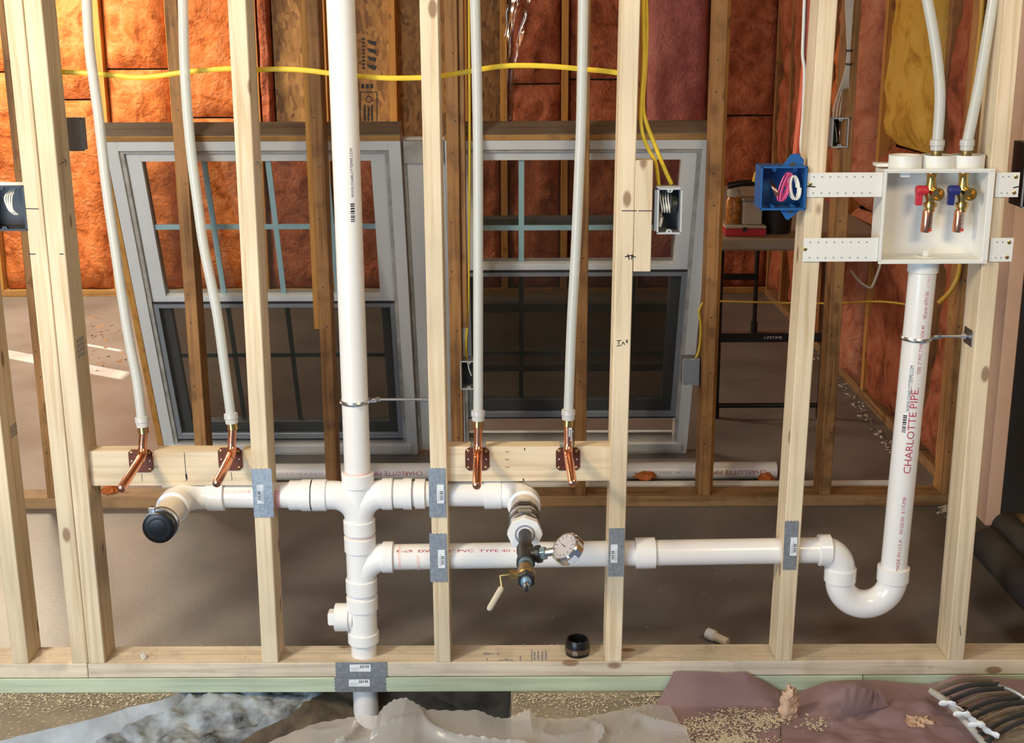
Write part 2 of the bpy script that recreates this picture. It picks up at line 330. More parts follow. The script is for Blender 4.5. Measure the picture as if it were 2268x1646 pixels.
PINE_L, PINE_D = (.78, .645, .455), (.63, .47, .29)
M = dict(
    pine=wood('pine_upright', PINE_L, PINE_D, 'z'), pine_h=wood('pine_level', PINE_L, PINE_D, 'x'),
    plate=wood('dusty_plate', (.72, .62, .48), (.56, .46, .34), 'x', stain=(.36, .30, .23), stain_amt=.5),
    green=wood('treated_lumber', (.52, .59, .43), (.40, .47, .33), 'x', knots=False),
    old=wood('old_lumber', (.42, .215, .08), (.22, .10, .032), 'z', stain=(.10, .05, .025), stain_amt=.6, tone=.3),
    old_h=wood('old_lumber_level', (.38, .23, .11), (.22, .12, .05), 'x', stain=(.10, .06, .03), stain_amt=.5),
    old_y=wood('old_lumber_depth', (.36, .21, .10), (.20, .11, .05), 'y', stain=(.10, .06, .03), stain_amt=.5),
    amber=wood('amber_lumber', (.56, .28, .07), (.40, .18, .04), 'z', tone=.1), amber_h=wood('amber_lumber_level', (.46, .25, .08), (.32, .16, .05), 'x', stain=(.16,.11,.07), stain_amt=.6),
    weathered=wood('weathered_lumber', (.22, .16, .11), (.13, .09, .06), 'x', knots=False),
    pvc=plain('white_pvc', (.86, .84, .82), .28, var=.03, vscale=4, coat=.15), pvc_fit=plain('white_pvc_fitting', (.90, .89, .88), .20, coat=.3),
    pvc_tan=plain('pvc_cut_pipe', (.78, .68, .56), .35, var=.05, vscale=5),  # bare PVC; warm light on the stubs is put into its tan
    primer=plain('pink_primer_glue', (.85, .62, .58), .4),
    pex=clear('pex_tubing', (.93, .95, .93), .10, .22, .66, (.72, .73, .69)), pexring=clear('pex_ring', (.95, .96, .96), .12, .15, .70, (.74, .73, .71)),
    copper=plain('copper', (.86, .40, .24), .24, 1.0, var=.12, vscale=18), copper_d=plain('copper_plate', (.17, .05, .03), .45, .5, var=.1, vscale=30),
    brass=plain('brass', (.72, .48, .16), .24, 1.0), brass_d=plain('dull_brass', (.36, .25, .10), .38, .9),
    galv=plain('galvanised_steel', (.56, .59, .62), .42, .85, var=.25, vscale=110), steel=plain('zinc_steel', (.62, .63, .64), .28, 1.0),
    chrome=plain('chrome', (.85, .84, .84), .10, 1.0), iron=plain('black_iron', (.035, .033, .032), .42, .4, bump=.2), rubber=plain('black_rubber', (.006, .006, .007), .35),
    band=plain('dark_clamp_band', (.16, .12, .09), .35, .7), nickel=plain('blue_grey_fitting', (.30, .42, .50), .35, .6),
    red=plain('red_plastic', (.55, .03, .05), .35), blue_k=plain('navy_plastic', (.02, .03, .20), .35), bluebox=plain('blue_plastic', (.015, .105, .33), .38),
    greybox=plain('grey_plastic', (.22, .23, .25), .5), greybox_l=plain('light_grey_plastic', (.52, .54, .56), .45), inside=plain('box_inside', (.05, .055, .06), .5), blackbox=plain('black_plastic', (.008, .008, .009), .4),
    yellow=plain('yellow_cable', (.80, .56, .04), .4, var=.08, vscale=30), yellow_d=plain('amber_cable', (.62, .36, .04), .4), white_w=plain('white_wire', (.80, .78, .70), .45), black_w=plain('black_wire', (.02, .02, .02), .4),
    pink_w=plain('magenta_wire', (.62, .07, .22), .4), grey_w=plain('grey_wire', (.52, .46, .38), .5), redcable=plain('red_cable', (.60, .10, .04), .45), bare=plain('bare_copper_wire', (.80, .46, .30), .3, 1.0),
    label=plain('paper_label', (.82, .85, .88), .5), ink=plain('black_ink', (.03, .03, .035), .7), redink=plain('red_ink', (.50, .06, .09), .6), faintred=plain('faint_red_ink', (.72, .38, .38), .6), greyink=plain('grey_ink', (.30, .30, .34), .6),
    washer=plain('white_abs', (.82, .82, .78), .42), frost=plain('clear_arrestor', (.75, .55, .50), .2, trans=.5),
    vinyl=plain('white_vinyl', (.70, .72, .72), .4, var=.05, vscale=6), vinyl_d=plain('dirty_vinyl', (.46, .44, .40), .5, var=.3, vscale=25), teal=plain('blue_grey_grille', (.32, .50, .54), .4), alum=plain('grey_screen_frame', (.30, .33, .37), .4, .3),
    white_paint=plain('white_paint', (.66, .65, .62), .5, var=.05, vscale=3),
    glass=clear('window_glass', (.72, .72, .70), .06, .02), screen=clear('window_screen', (.74, .74, .72), .02, .4, .10, (.12, .11, .10)),
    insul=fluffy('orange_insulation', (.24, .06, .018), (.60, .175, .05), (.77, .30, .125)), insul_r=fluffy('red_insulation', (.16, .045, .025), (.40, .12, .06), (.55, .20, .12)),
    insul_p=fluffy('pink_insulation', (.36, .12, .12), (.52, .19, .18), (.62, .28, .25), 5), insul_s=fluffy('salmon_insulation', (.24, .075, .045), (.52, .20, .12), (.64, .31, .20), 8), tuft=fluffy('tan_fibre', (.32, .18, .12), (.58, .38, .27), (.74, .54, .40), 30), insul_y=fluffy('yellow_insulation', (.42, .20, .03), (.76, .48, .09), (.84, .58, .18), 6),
    osb=osb('osb_sheathing'), floor=concrete('concrete_floor', (.15, .141, .134), (.245, .232, .222), .36),
    slab=concrete('sawdust_slab', (.20, .17, .135), (.32, .275, .215), .85, 5, (.50, .43, .31)), cut=concrete('daylit_broken_concrete', (.40, .42, .44), (.64, .67, .70), .8, 12), rubble=concrete('concrete_rubble', (.03, .028, .026), (.36, .40, .44), .85, 17), dirt=concrete('trench_dirt', (.045, .034, .022), (.15, .115, .075), .9, 14),  # pale bluish slab break has the daylight on it painted into its colour
    dust=plain('sawdust', (.60, .51, .38), .9), paper=plain('rosin_paper', (.27, .175, .185), .75, var=.12, vscale=8, bump=.3, bscale=60), sheet=clear('plastic_sheet', (.90, .89, .87), .06, .28, .36, (.80, .80, .81)),
    poly=clear('clear_poly_sheet', (.92, .90, .88), .16, .12), duct=plain('dark_duct', (.055, .052, .05), .6, var=.3, vscale=20), pink_lit=plain('salmon_lit_board', (.76, .52, .38), .55, var=.05), darkbackdrop=plain('dark_backdrop', (.03, .028, .028), .7),  # salmon has pink light painted in; the black imitates an unlit room
    tablep=plain('table_plastic', (.34, .31, .26), .6), blackm=plain('black_metal', (.012, .012, .013), .4), jar=plain('snack_jar', (.55, .22, .04), .3, var=.6, vscale=60), whitep=plain('white_container', (.52, .50, .46), .5), navy=plain('navy_cloth', (.05, .09, .22), .7),
    debris=plain('white_debris', (.68, .62, .54), .9), ceil=plain('plywood_ceiling', (.55, .42, .28), .8), glassy=clear('gauge_glass', (.92, .9, .9), .05, .08),
)

# ================================================================== the front stud wall
wf = struct('wall_front', (0, 1.75, 0), 'open wall of new pale pine studs on two bottom plates')
STUD = dict(Z=(-46.9, -46.6), S1=(-41.25, -41.05), S2=(-39.68, -39.5), A=(-23.05, -23.36), B=(-7.42, -7.30), C=(9.08, 8.60), D=(25.15, 24.45), E=(40.26, 40.44))
def sx(k, z):
    t, b = STUD[k]; return b+(t-b)*(z-3)/59.5
def stud(k, m=None, zt=96.0, z0=3.0):
    g = G(); a, b = sx(k, z0), sx(k, zt)
    g.hexa([(a, 0, z0), (a+1.5, 0, z0), (a+1.5, 3.5, z0), (a, 3.5, z0)], [(b, 0, zt), (b+1.5, 0, zt), (b+1.5, 3.5, zt), (b, 3.5, zt)])
    return obj('stud', g, m or M['pine'], wf, bevel=.07)
ST = {k: stud(k) for k in STUD}
obj('bottom_plate', G().box(-66, XY(194, 1480, 0)-.04, 0, 3.5, 1.55, 3.0), M['plate'], wf, bevel=.06)
obj('bottom_plate', G().box(XY(194, 1480, 0)+.02, 66, 0, 3.5, 1.55, 3.0), M['plate'], wf, bevel=.06)
xj = XY(1910, 1520, 0)
obj('sill_plate', G().box(-66, xj-.03, -.06, 3.5, 0.0, 1.48), M['green'], wf, bevel=.05, label='greenish pressure-treated sill plate')
obj('sill_plate', G().box(xj+.03, 66, -.06, 3.5, 0.0, 1.48), M['green'], wf, bevel=.05, label='greenish pressure-treated sill plate, short right length')
SX1 = [XY(318, 960, .4), XY(514, 960, .4)]; SX2 = [XY(1058, 960, .4), XY(1258, 960, .4)]
zb = 24.0
a1, b1 = sx('S2', zb)+1.5, sx('A', zb)
a2, b2 = sx('B', zb)+1.5, sx('C', zb)
BZ1 = ZY(370, 999, .8); BZ2 = ZY(1180, 989, .8)
def blk(a, b, z1, ns):
    poly = [(a, z1-3.28), (b, z1-3.28), (b, z1)]
    for n in sorted(ns, reverse=True): poly += [(n+.7, z1), (n+.62, z1-.8), (n-.62, z1-.8), (n-.7, z1)]
    poly += [(a, z1)]
    return obj('blocking', G().prism(poly, .8, 2.3), M['pine_h'], wf)
bk1 = blk(a1, b1, BZ1, SX1); bk2 = blk(a2, b2, BZ2, SX2)
zc0, zc1 = ZY(1430, 602, 0), ZY(1430, 355, 0)
pk = obj('packer_block', G().box(sx('C', 44)+1.52, sx('C', 44)+3.0, 0, 1.5, zc0, zc1), M['pine'], wf, bevel=.05)
# pencil and marker strokes on the lumber
def stroke(par, pts, wdt=.07, Y=-.012, m='ink'):
    g = G(); pts = [P(x, y, Y) for x, y in pts]
    for p, q in zip(pts, pts[1:]):
        d = (q-p); n = Vector((d.z, 0, -d.x)); n = n.normalized()*wdt/2 if n.length else Vector((wdt/2, 0, 0))
        g.add([p+n, p-n, q-n, q+n], [(0, 1, 2, 3)])
    return g
def mark(par, strokes, wdt=.07, Y=-.012, m='ink', name='pen_mark'):
    g = G()
    for s in strokes:
        q = stroke(par, s, wdt, Y); g.add(q.v, q.f)
    return obj(name, g, M[m], par)
mark(ST['C'], [[(1377, 467), (1410, 467)]], .08); mark(pk, [[(1414, 467), (1448, 467)]], .08)
mark(ST['C'], [[(1384, 569), (1398, 566), (1408, 570)], [(1390, 563), (1394, 575)], [(1400, 564), (1399, 575)]], .10)
mark(ST['C'], [[(1366, 755), (1376, 754)], [(1371, 754), (1370, 764)], [(1377, 764), (1380, 757), (1384, 764)], [(1386, 753), (1389, 760), (1390, 752)], [(1366, 767), (1376, 765)]], .07)
mark(ST['S1'], [[(63, 563), (79, 563)]], .09); mark(ST['S1'], [[(54, 462), (86, 463)]], .08)
mark(ST['S2'], [[(132, 563), (141, 563)]], .09)
mark(ST['A'], [[(570, 357), (578, 365), (577, 377)]], .06, -.012)
mark(bk1, [[(408, 1003), (413, 1066)]], .06, .79); mark(bk1, [[(412, 1050), (414, 1062)]], .16, .79); mark(bk1, [[(314, 1050), (315, 1066)]], .05, .79); mark(bk1, [[(512, 1046), (514, 1064)]], .05, .79)
mark(bk2, [[(1162, 992), (1162, 998)]], .09, .79); mark(bk2, [[(1159, 1060), (1160, 1067)]], .12, .79)
mark(ST['E'], [[(2126, 1385), (2128, 1408)]], .06)
for yy in (1001, 1018, 1035): mark(bk2, [[(1119, yy), (1128, yy)]], .07, .79, 'old')
def side_stamp(par, X, x0, x1, y0, y1, nb=6):
    """printed grade stamp on the right face of a stud"""
    g = G()
    a = PX(x0, y0, X); b = PX(x1, y0, X)
    zt, zbm = a.z, PX(x0, y1, X).z
    for r in range(4):
        z = zt+(zbm-zt)*(r+.5)/4
        n = nb if r % 2 else 3
        for k in range(n):
            ya = a.y+(b.y-a.y)*(k+.1)/n; yb2 = a.y+(b.y-a.y)*(k+.75)/n; h = abs(zt-zbm)/11
            g.add([(X+.012, ya, z-h), (X+.012, yb2, z-h), (X+.012, yb2, z+h), (X+.012, ya, z+h)], [(0, 1, 2, 3)])
    obj('grade_stamp', g, M['greyink'], par)
side_stamp(ST['S2'], sx('S2', 33)+1.5, 169, 186, 752, 800)
side_stamp(ST['Z'], sx('Z', 22)+1.5, 22, 38, 945, 975)
g = G(); Xe = sx('A', 45)+1.5
for (p, q) in (((562, 160+205), (570, 357)), ((570, 357), (568, 365)), ((570, 357), (573, 372))):
    a = PX(*p, Xe); b = PX(*q, Xe); g.tube([a, b], .035, 4)
obj('pen_arrow', g, M['ink'], ST['A'])
g = G(); Xe = sx('S2', 50)+1.5
for (p, q) in (((131, 365), (146, 356)), ((146, 356), (140, 350)), ((146, 356), (145, 369))):
    a = PX(*p, Xe); b = PX(*q, Xe); g.tube([a, b], .035, 4)
obj('pen_arrow', g, M['ink'], ST['S2'])
# saw / stamp lines on the plate top
g = G()
for x0, x1, y0, y1 in ((1070, 1086, 1446, 1450), (1087, 1096, 1447, 1449), (1100, 1106, 1446, 1450), (1078, 1081, 1458, 1464), (1106, 1116, 1461, 1464), (1118, 1126, 1459, 1464), (1128, 1136, 1461, 1464), (1151, 1154, 1453, 1464), (1176, 1179, 1440, 1464), (1182, 1186, 1444, 1463), (1190, 1194, 1442, 1462), (1199, 1203, 1444, 1463), (1207, 1211, 1442, 1462), (1159, 1161, 1426, 1431)):
    g.add([PZ(x0, y0, 3.01), PZ(x1, y0, 3.01), PZ(x1, y1, 3.01), PZ(x0, y1, 3.01)], [(0, 1, 2, 3)])
obj('grade_stamp', g, M['greyink'], wf)

# ================================================================== the old brown stud wall behind
wm = struct('wall_middle', (0, 49, 0), 'open wall of old stained brown studs behind the new wall')
YM = 48.0
BX = [-59.8, -40.4, -23.9, -7.75, 7.9, 23.9, 39.4, 55.1]
BS = []
for i, x in enumerate(BX):
    BS.append(obj('stud', G().box(x, x+1.5, YM, YM+3.5, 1.5, 96), M['old'], wm, bevel=.08))
obj('bottom_plate', G().box(-72, 58, YM, YM+3.5, 0, 1.5), M['old_h'], wm, bevel=.08)
obj('sister_stud', G().box(BX[2]-.75, BX[2]-.02, YM+.6, YM+3.5, ZY(690, 732, YM), 96), M['amber'], wm, bevel=.05)
obj('sister_stud', G().box(BX[3]+1.52, BX[3]+2.2, YM+.5, YM+3.5, ZY(1030, 728, YM), 96), M['old'], wm, bevel=.05)
obj('sister_stud', G().box(BX[5]+1.52, BX[5]+2.0, YM+1.2, YM+3.5, 1.5, 96), M['amber'], wm, bevel=.05)
# nail heads
ng = []
for i, s in enumerate(BS):
    for z in (58, 51, 44, 37, 30, 23, 16, 9):
        x = BX[i]+.35+random.random()*.8; z += random.uniform(-2.5, 2.5)
        g = G().cyl((x, YM-.02, z), (0, -1, 0), .09, 0, .05, 8); obj('nail', g, M['iron'], s)

# ================================================================== the far wall: studs, batts, sheathing
wb = struct('wall_back', (-30, 184, 0), 'far exterior wall filled with orange insulation between studs')
YB = 183.0
def fx(x): return XY(x, 150, YB)
def batt(par, a, b, z0, z1, depth, seed, mat, axis='y', base=YB+1.2, bulge=1.2, rough=.9, edge=None):
    nu, nv = 14, max(8, int((z1-z0)/1.7)); g = G(); V = {}
    def fn(u, v):
        p = a+(b-a)*u; z = z0+(z1-z0)*v
        e = min(u, 1-u)*2; ez = min(v, 1-v)*2*(z1-z0)/12
        rnd = min(1, e*3.0)**.5*min(1, ez*2+.15)**.5
        n = noise.fractal(Vector((p*.22+seed, z*.16, seed*3.1)), 1.0, 2.0, 5)*rough + noise.noise(Vector((p*.06, z*.05, seed)))*rough*1.2
        d = base - bulge*rnd - n*rnd
        if edge: p += edge*(noise.noise(Vector((seed, z*.25, u*2)))) * (1 if u < .1 else .6)
        d2 = d + (1-rnd)*depth*.5
        return Vector((p, d2, z)) if axis == 'y' else Vector((d2, p, z))
    g.grid(fn, nu, nv)
    return obj('insulation_batt', g, M[mat], par, smooth=True, sharp=80, solid=0)
# sheathing
obj('sheathing_panel', G().box(-124, 62, YB+5.5, YB+6.1, 0, 97), M['osb'], wb)
fs = [-117, fx(40)-1, fx(213), fx(372), fx(556), fx(708), fx(862), fx(1020), fx(1108), fx(1244), fx(1408), fx(1572), fx(1732)]
for i, x in enumerate(fs):
    z0 = 1.5
    obj('stud', G().box(x, x+1.5, YB, YB+5.5, z0, 97), M['amber'], wb, bevel=.06)
obj('bottom_plate', G().box(-124, 60, YB, YB+5.5, 0, 1.5), M['amber_h'], wb, bevel=.06)
seed = 1.0
def fill(i, mats, cuts, bulge=1.0):
    global seed
    a, b = fs[i]+1.6, fs[i+1]-.1
    for (z0, z1, m) in zip(cuts[:-1], cuts[1:], mats):
        seed += 3.37
        if m: batt(wb, a, b, z0+.12, z1-.25, 3.0, seed, m, bulge=bulge)
zcut = P(300, 153, YB).z
fill(0, ['insul', 'insul'], [1.5, 50, 97]); fill(1, ['insul', 'insul', 'insul'], [1.5, 44, 66, 97]); fill(2, ['insul', 'insul', 'insul'], [1.5, 32, zcut, 97], 1.3)
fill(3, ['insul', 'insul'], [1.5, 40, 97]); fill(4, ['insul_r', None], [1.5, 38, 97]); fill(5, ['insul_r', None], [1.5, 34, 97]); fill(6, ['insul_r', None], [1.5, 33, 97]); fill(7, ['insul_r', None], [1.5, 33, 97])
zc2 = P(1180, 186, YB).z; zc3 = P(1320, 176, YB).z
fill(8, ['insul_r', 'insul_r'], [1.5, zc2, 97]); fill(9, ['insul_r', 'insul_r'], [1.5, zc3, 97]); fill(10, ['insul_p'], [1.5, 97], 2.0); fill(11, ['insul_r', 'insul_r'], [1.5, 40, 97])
batt(wb, fx(574), fx(600), P(590, 285, YB).z, 97, 2, 77.7, 'insul_r', bulge=2.0, rough=1.6)
obj('osb_strip', G().box(fx(604), fx(676), YB+2.0, YB+2.5, P(640, 285, YB).z, 97), M['osb'], wb)
# printed stamp on the sheathing
g = G(); YS = YB+5.47
def quad(x0, x1, y0, y1): g.add([P(x0, y0, YS), P(x1, y0, YS), P(x1, y1, YS), P(x0, y1, YS)], [(0, 1, 2, 3)])
for y0 in (88, 106, 124, 142):
    g.add([P(812, y0, YS), P(834, y0+4, YS), P(832, y0+14, YS), P(818, y0+9, YS)], [(0, 1, 2, 3)])
for k in range(9): quad(802, 808, 84+k*8, 89+k*8)
for k in range(3): quad(800+k*10, 807+k*10, 186, 196)
for x0, x1, y0, y1 in ((797, 836, 203, 205), (834, 836, 203, 275), (797, 799, 203, 275), (797, 836, 273, 275), (806, 810, 232, 268), (814, 818, 236, 268), (822, 826, 232, 268)): quad(x0, x1, y0, y1)
g.ring(P(817, 220, YS), (0, -1, 0), .55, .75, 0, .02, 20)
obj('panel_stamp', g, M['ink'], wb)

# ================================================================== the right-hand wall, receding
wr = struct('wall_right', (59, 110, 0), 'side wall with pink and yellow insulation between brown studs')
XR = 57.6
obj('sheathing_panel', G().box(XR+5.5, XR+6.1, -20, YB+6, 0, 97), M['osb'], wr)
obj('bottom_plate', G().box(XR, XR+5.5, YM+3.6, YB, 0, 1.5), M['old_y'], wr, bevel=.06)
ry = [52, 66.5, 97, 114, 130, 148, 166, 181]
for i, y in enumerate(ry):
    obj('stud', G().box(XR, XR+5.5, y, y+1.5, 1.5, 97), M['amber' if i in (2, 3) else 'old'], wr, bevel=.06)
def rfill(i, mats, cuts, bulge=1.2, rough=1.2):
    global seed
    for z0, z1, m in zip(cuts[:-1], cuts[1:], mats):
        seed += 2.91
        if m: batt(wr, ry[i]+1.6, ry[i+1]-.1, z0+.1, z1-.2, 3, seed, m, axis='x', base=XR+1.4, bulge=bulge, rough=rough)
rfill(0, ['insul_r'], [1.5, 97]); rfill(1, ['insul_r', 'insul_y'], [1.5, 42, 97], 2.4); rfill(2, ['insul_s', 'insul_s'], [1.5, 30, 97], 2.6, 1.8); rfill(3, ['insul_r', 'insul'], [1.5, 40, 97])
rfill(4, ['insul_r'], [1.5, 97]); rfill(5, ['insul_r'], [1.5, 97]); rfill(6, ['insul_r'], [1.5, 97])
# stud of the opening near the right edge, standing on the dark duct
xb = XY(2182, 1165, 20)
wo = struct('trim_1', (xb, 22, 8.4), 'studs of the opening at the right edge')
obj('jamb_stud', G().box(xb, xb+1.5, 20, 23.5, 8.4, 96), M['pink_lit'], wo, bevel=.06, label='salmon-lit upright stud at the right edge')  # pinkish light on this stud is put into its colour
obj('jamb_stud', G().box(xb+2.4, xb+3.9, 26, 29.5, 8.4, 96), M['weathered'], wo, bevel=.06)
obj('dark_backdrop', G().box(58.5, XR+5.4, 40, 40.6, 2, 96), M['darkbackdrop'], wr)  # added black sheet standing in for the darkness beyond the opening

# ================================================================== left wall (outside the frame) with assumed gaps shaped to cast the sun streaks
wl = struct('wall_left', (-122, 80, 0))
def lp(y0, y1, z0, z1): obj('sheathing_panel', G().box(-122.6, -122, y0, y1, z0, z1), M['osb'], wl)
lp(-40, 143.4, 0, 97); lp(143.4, 148.8, 27, 97); lp(143.4, 148.8, 0, 1.5); lp(148.8, 160, 0, 97); lp(160, 161.6, 0, 14); lp(160, 161.6, 24, 97); lp(161.6, 190, 0, 97)
cl = struct('ceiling', (-30, 60, 97))
obj('ceiling_panel', G().box(-124, 66, -120, 36, 97, 98), M['ceil'], cl); obj('ceiling_panel', G().box(-124, 66, 36, 190, 97, 98), M['ceil'], cl)

# ================================================================== floor: slab, broken trench edge, dirt
fl = struct('floor', (-30, 60, 0))
obj('far_slab', G().box(-124, 64, 5, 190, -4, 0), M['floor'], fl)
edge_px = [(0, 1641), (80, 1621), (144, 1607), (214, 1590), (288, 1567), (369, 1547), (399, 1533), (470, 1500)]
edge_w = [PZ(x, y, 0) for x, y in edge_px]
def xedge(Y):
    e = sorted(edge_w, key=lambda p: p.y)
    if Y <= e[0].y: return e[0].x-(e[0].y-Y)*4.2
    for p, q in zip(e, e[1:]):
        if p.y <= Y <= q.y: return p.x+(q.x-p.x)*(Y-p.y)/(q.y-p.y)
    return e[-1].x+(Y-e[-1].y)*4.5
XH = PZ(1132, 1570, 0).x
def zrub(s_, X, Y):
    z = -.35-.40*max(0, -Y)-.05*s_+.9*noise.fractal(Vector((X*.45, Y*.55, 1.5)), 1, 2, 5)
    if s_ > 10.5: z = min(z, -.6-.5*max(0, -Y)-.55*(s_-10.5))
    return max(z, -7.5+.6*noise.fractal(Vector((X*.8, Y*.8, 9)), 1, 2, 4))
def xe_(Y): return xedge(Y)+.28*noise.fractal(Vector((Y*.9, 2, 0)), 1, 2, 4)
Ys = [-26+.2*j for j in range(155)]
def surf(name, cols, fz, m, label):
    """cols(Y) -> list of X positions along one row"""
    g = G(); rows = [cols(Y) for Y in Ys]; n = len(rows[0])
    for Y, r in zip(Ys, rows):
        for X in r: g.v.append(Vector((X, Y, fz(X, Y))))
    for j in range(len(Ys)-1):
        for i in range(n-1): g.f.append((j*n+i, j*n+i+1, (j+1)*n+i+1, (j+1)*n+i))
    return obj(name, g, M[m], fl, smooth=True, sharp=55, label=label)
def lerpn(a, b, n): return [a+(b-a)*k/n for k in range(n+1)]
flat_z = lambda X, Y: .07*noise.noise(Vector((X*.35, Y*.35, 3)))
surf('near_slab', lambda Y: lerpn(-130, xe_(Y), 60), flat_z, 'slab', 'concrete slab dusted with sawdust')
surf('slab_break', lambda Y: [xe_(Y), xe_(Y)+.04, xe_(Y)+.16, xe_(Y)+.30, xe_(Y)+.42], lambda X, Y: flat_z(X, Y)+(min(-2.0, zrub(.42, xe_(Y)+.42, Y))-flat_z(X, Y))*min(1, max(0, (X-xe_(Y))/.42)), 'cut', 'pale broken edge of the slab')
surf('rubble_slope', lambda Y: lerpn(xe_(Y)+.42, min(xe_(Y)+11.5, XH-1.5), 48), lambda X, Y: min(zrub(X-xe_(Y), X, Y), -2.0 if X-xe_(Y) < .43 else 9), 'rubble', 'crumbled grey concrete below the slab edge')
surf('trench_dirt', lambda Y: lerpn(min(xe_(Y)+11.5, XH-1.5), XH+.02, 60), lambda X, Y: zrub(X-xe_(Y), X, Y) if X < XH-.5 else zrub(X-xe_(Y), X, Y)*max(0, (XH-X)/.5), 'dirt', 'dark earth in the open trench')
surf('near_slab', lambda Y: lerpn(XH, 64, 80), lambda X, Y: flat_z(X, Y) if X > XH+.2 else 0, 'slab', 'sawdust-strewn concrete slab right of the trench')
obj('trench_bank', G().box(-66, XH+.2, 4.4, 4.95, -9, -.03), M['dirt'], fl)

# ================================================================== drain, waste and vent piping (2 inch PVC)
PR, FR, HR = 1.19, 1.33, 1.47; YP = 1.75
XS = -14.05
dw = thing('drain_pipe_assembly', 'white plastic drain and vent piping with tees, trap and standpipe running through the new studs', 'drain pipe', (XS, YP, 3))
def zp(y, x=790): return ZY(x, y, YP)
def hub(o, ax, t0, t1, name='hub', par=None, m='pvc_fit', r=HR, ri=None):
    g = G().lathe(o, ax, [(t0, r-.1), (t0+.06, r), (t1-.06, r), (t1, r-.1)], 28); return obj(name, g, M[m], par or dw, smooth=True)
UP = (0, 0, 1)
def vpipe(z0, z1, r=PR, name='pipe', m='pvc', par=None): return obj(name, G().cyl((XS, YP, 0), UP, r, z0, z1, 32), M[m], par or dw, smooth=True)
zt1, zt0 = zp(1046), zp(1182)                  # double tee
stackp = vpipe(zp(1052), 96, name='vent_pipe')
zL = ZY(660, 1097, YP); zR = ZY(900, 1094, YP)
dt = obj('double_tee', G().lathe((XS, YP, 0), UP, [(zt0, FR), (zt1-.2, FR)], 32), M['pvc_fit'], dw, smooth=True)
hub((XS, YP, 0), UP, zp(1076), zt1, 'hub', dt); hub((XS, YP, 0), UP, zp(1180), zp(1150), 'hub', dt)
def sweep(par, z, sgn, x_end, r=FR, R=2.3):
    pts = [Vector((x_end, YP, z)), Vector((XS+sgn*(R+.1), YP, z))]+arc((XS+sgn*R, YP, z-R), (-sgn, 0, 0), (0, 0, 1), R, 90, 8, 10)
    return obj('sweep_arm', G().tube(pts, r, 26), M['pvc_fit'], par, smooth=True)
xhL0, xhL1 = XY(692, 1095, YP), XY(742, 1095, YP)
xhR0, xhR1 = XY(846, 1095, YP), XY(871, 1095, YP)
sweep(dt, zL, -1, xhL0+.2); sweep(dt, zR, 1, xhR1-.1)
hub((0, YP, zL), (1, 0, 0), xhL0, xhL0+1.35, 'hub', dt); hub((0, YP, zR), (1, 0, 0), xhR0, xhR1, 'hub', dt)
obj('primer_line', G().ring((XS, YP, 0), UP, PR, PR+.02, zt1, zt1+.18), M['primer'], dw, smooth=True)
# short spool and sanitary tee
vpipe(zp(1190), zp(1176), name='pipe'); obj('primer_line', G().ring((XS, YP, 0), UP, PR, PR+.02, zp(1187), zp(1181)), M['primer'], dw, smooth=True)
ta1, ta0 = zp(1187), zp(1312)
stee = obj('sanitary_tee', G().lathe((XS, YP, 0), UP, [(ta0, FR), (ta1-.2, FR)], 32), M['pvc_fit'], dw, smooth=True)
hub((XS, YP, 0), UP, zp(1219), ta1, 'hub', stee); hub((XS, YP, 0), UP, ta0, zp(1281), 'hub', stee)
zB0 = ZY(872, 1234, YP); zB1 = ZY(1800, 1219, YP); xB0, xB1 = XY(846, 1234, YP), XY(1800, 1219, YP)
sweep(stee, zB0, 1, XY(870, 1234, YP)); hub((0, YP, zB0), (1, 0, 0), XY(847, 1234, YP), XY(872, 1234, YP), 'hub', stee)
# cleanout tee
vpipe(zp(1326), zp(1308), name='pipe')
co = obj('cleanout_tee', G().lathe((XS, YP, 0), UP, [(zp(1415), FR), (zp(1322)-.1, FR)], 32), M['pvc_fit'], dw, smooth=True)
hub((XS, YP, 0), UP, zp(1349), zp(1320), 'hub', co); hub((XS, YP, 0), UP, zp(1421), zp(1398), 'hub', co)
zc = zp(1367); xa = XY(742, 1366, YP)
hub((0, YP, zc), (1, 0, 0), xa, xa+1.35, 'hub', co, r=1.32); obj('side_arm', G().cyl((0, YP, zc), (1, 0, 0), 1.15, xa+1.2, XS-.9, 26), M['pvc_fit'], co, smooth=True)
obj('plug', G().box(xa-.62, xa+.05, YP-.62, YP+.62, zc-.62, zc+.62), M['pvc_fit'], co, bevel=.12)
vpipe(2.0, zp(1416), name='pipe'); vpipe(-6, 1.6, name='pipe')
# upper left run
def hpipe(xa, xb, za, zb2=None, r=PR, m='pvc', name='pipe'):
    zb2 = za if zb2 is None else zb2
    return obj(name, G().tube([(xa, YP, za), (xb, YP, zb2)], r, 30), M[m], dw, smooth=True)
def hx(x, y=1095): return XY(x, y, YP)
zl2 = ZY(460, 1096, YP)
hpipe(hx(692)+.3, hx(600), zL, (zL*.7+zl2*.3)); hpipe(hx(605), hx(440), (zL*.72+zl2*.28), zl2)
obj('coupling', G().tube([(hx(642), YP, zL), (hx(690), YP, zL)], HR-.1, 28), M['pvc_fit'], dw, smooth=True)
obj('coupling_collar', G().tube([(hx(669), YP, zL), (hx(690), YP, zL)], HR, 28), M['pvc_fit'], dw, smooth=True)
obj('primer_line', G().ring((hx(612), YP, zL), (1, 0, 0), PR, PR+.015, 0, .5), M['faintred'], dw, smooth=True)
xe = hx(402)                                        # elbow turning toward the viewer
Re = 2.1
elp = [Vector((xe+Re+.9, YP, zl2)), Vector((xe+Re, YP, zl2))]+arc((xe+Re, YP-Re, zl2), (0, 1, 0), (-1, 0, 0), Re, 6, 90, 10)+[Vector((xe, YP-Re-.5, zl2))]
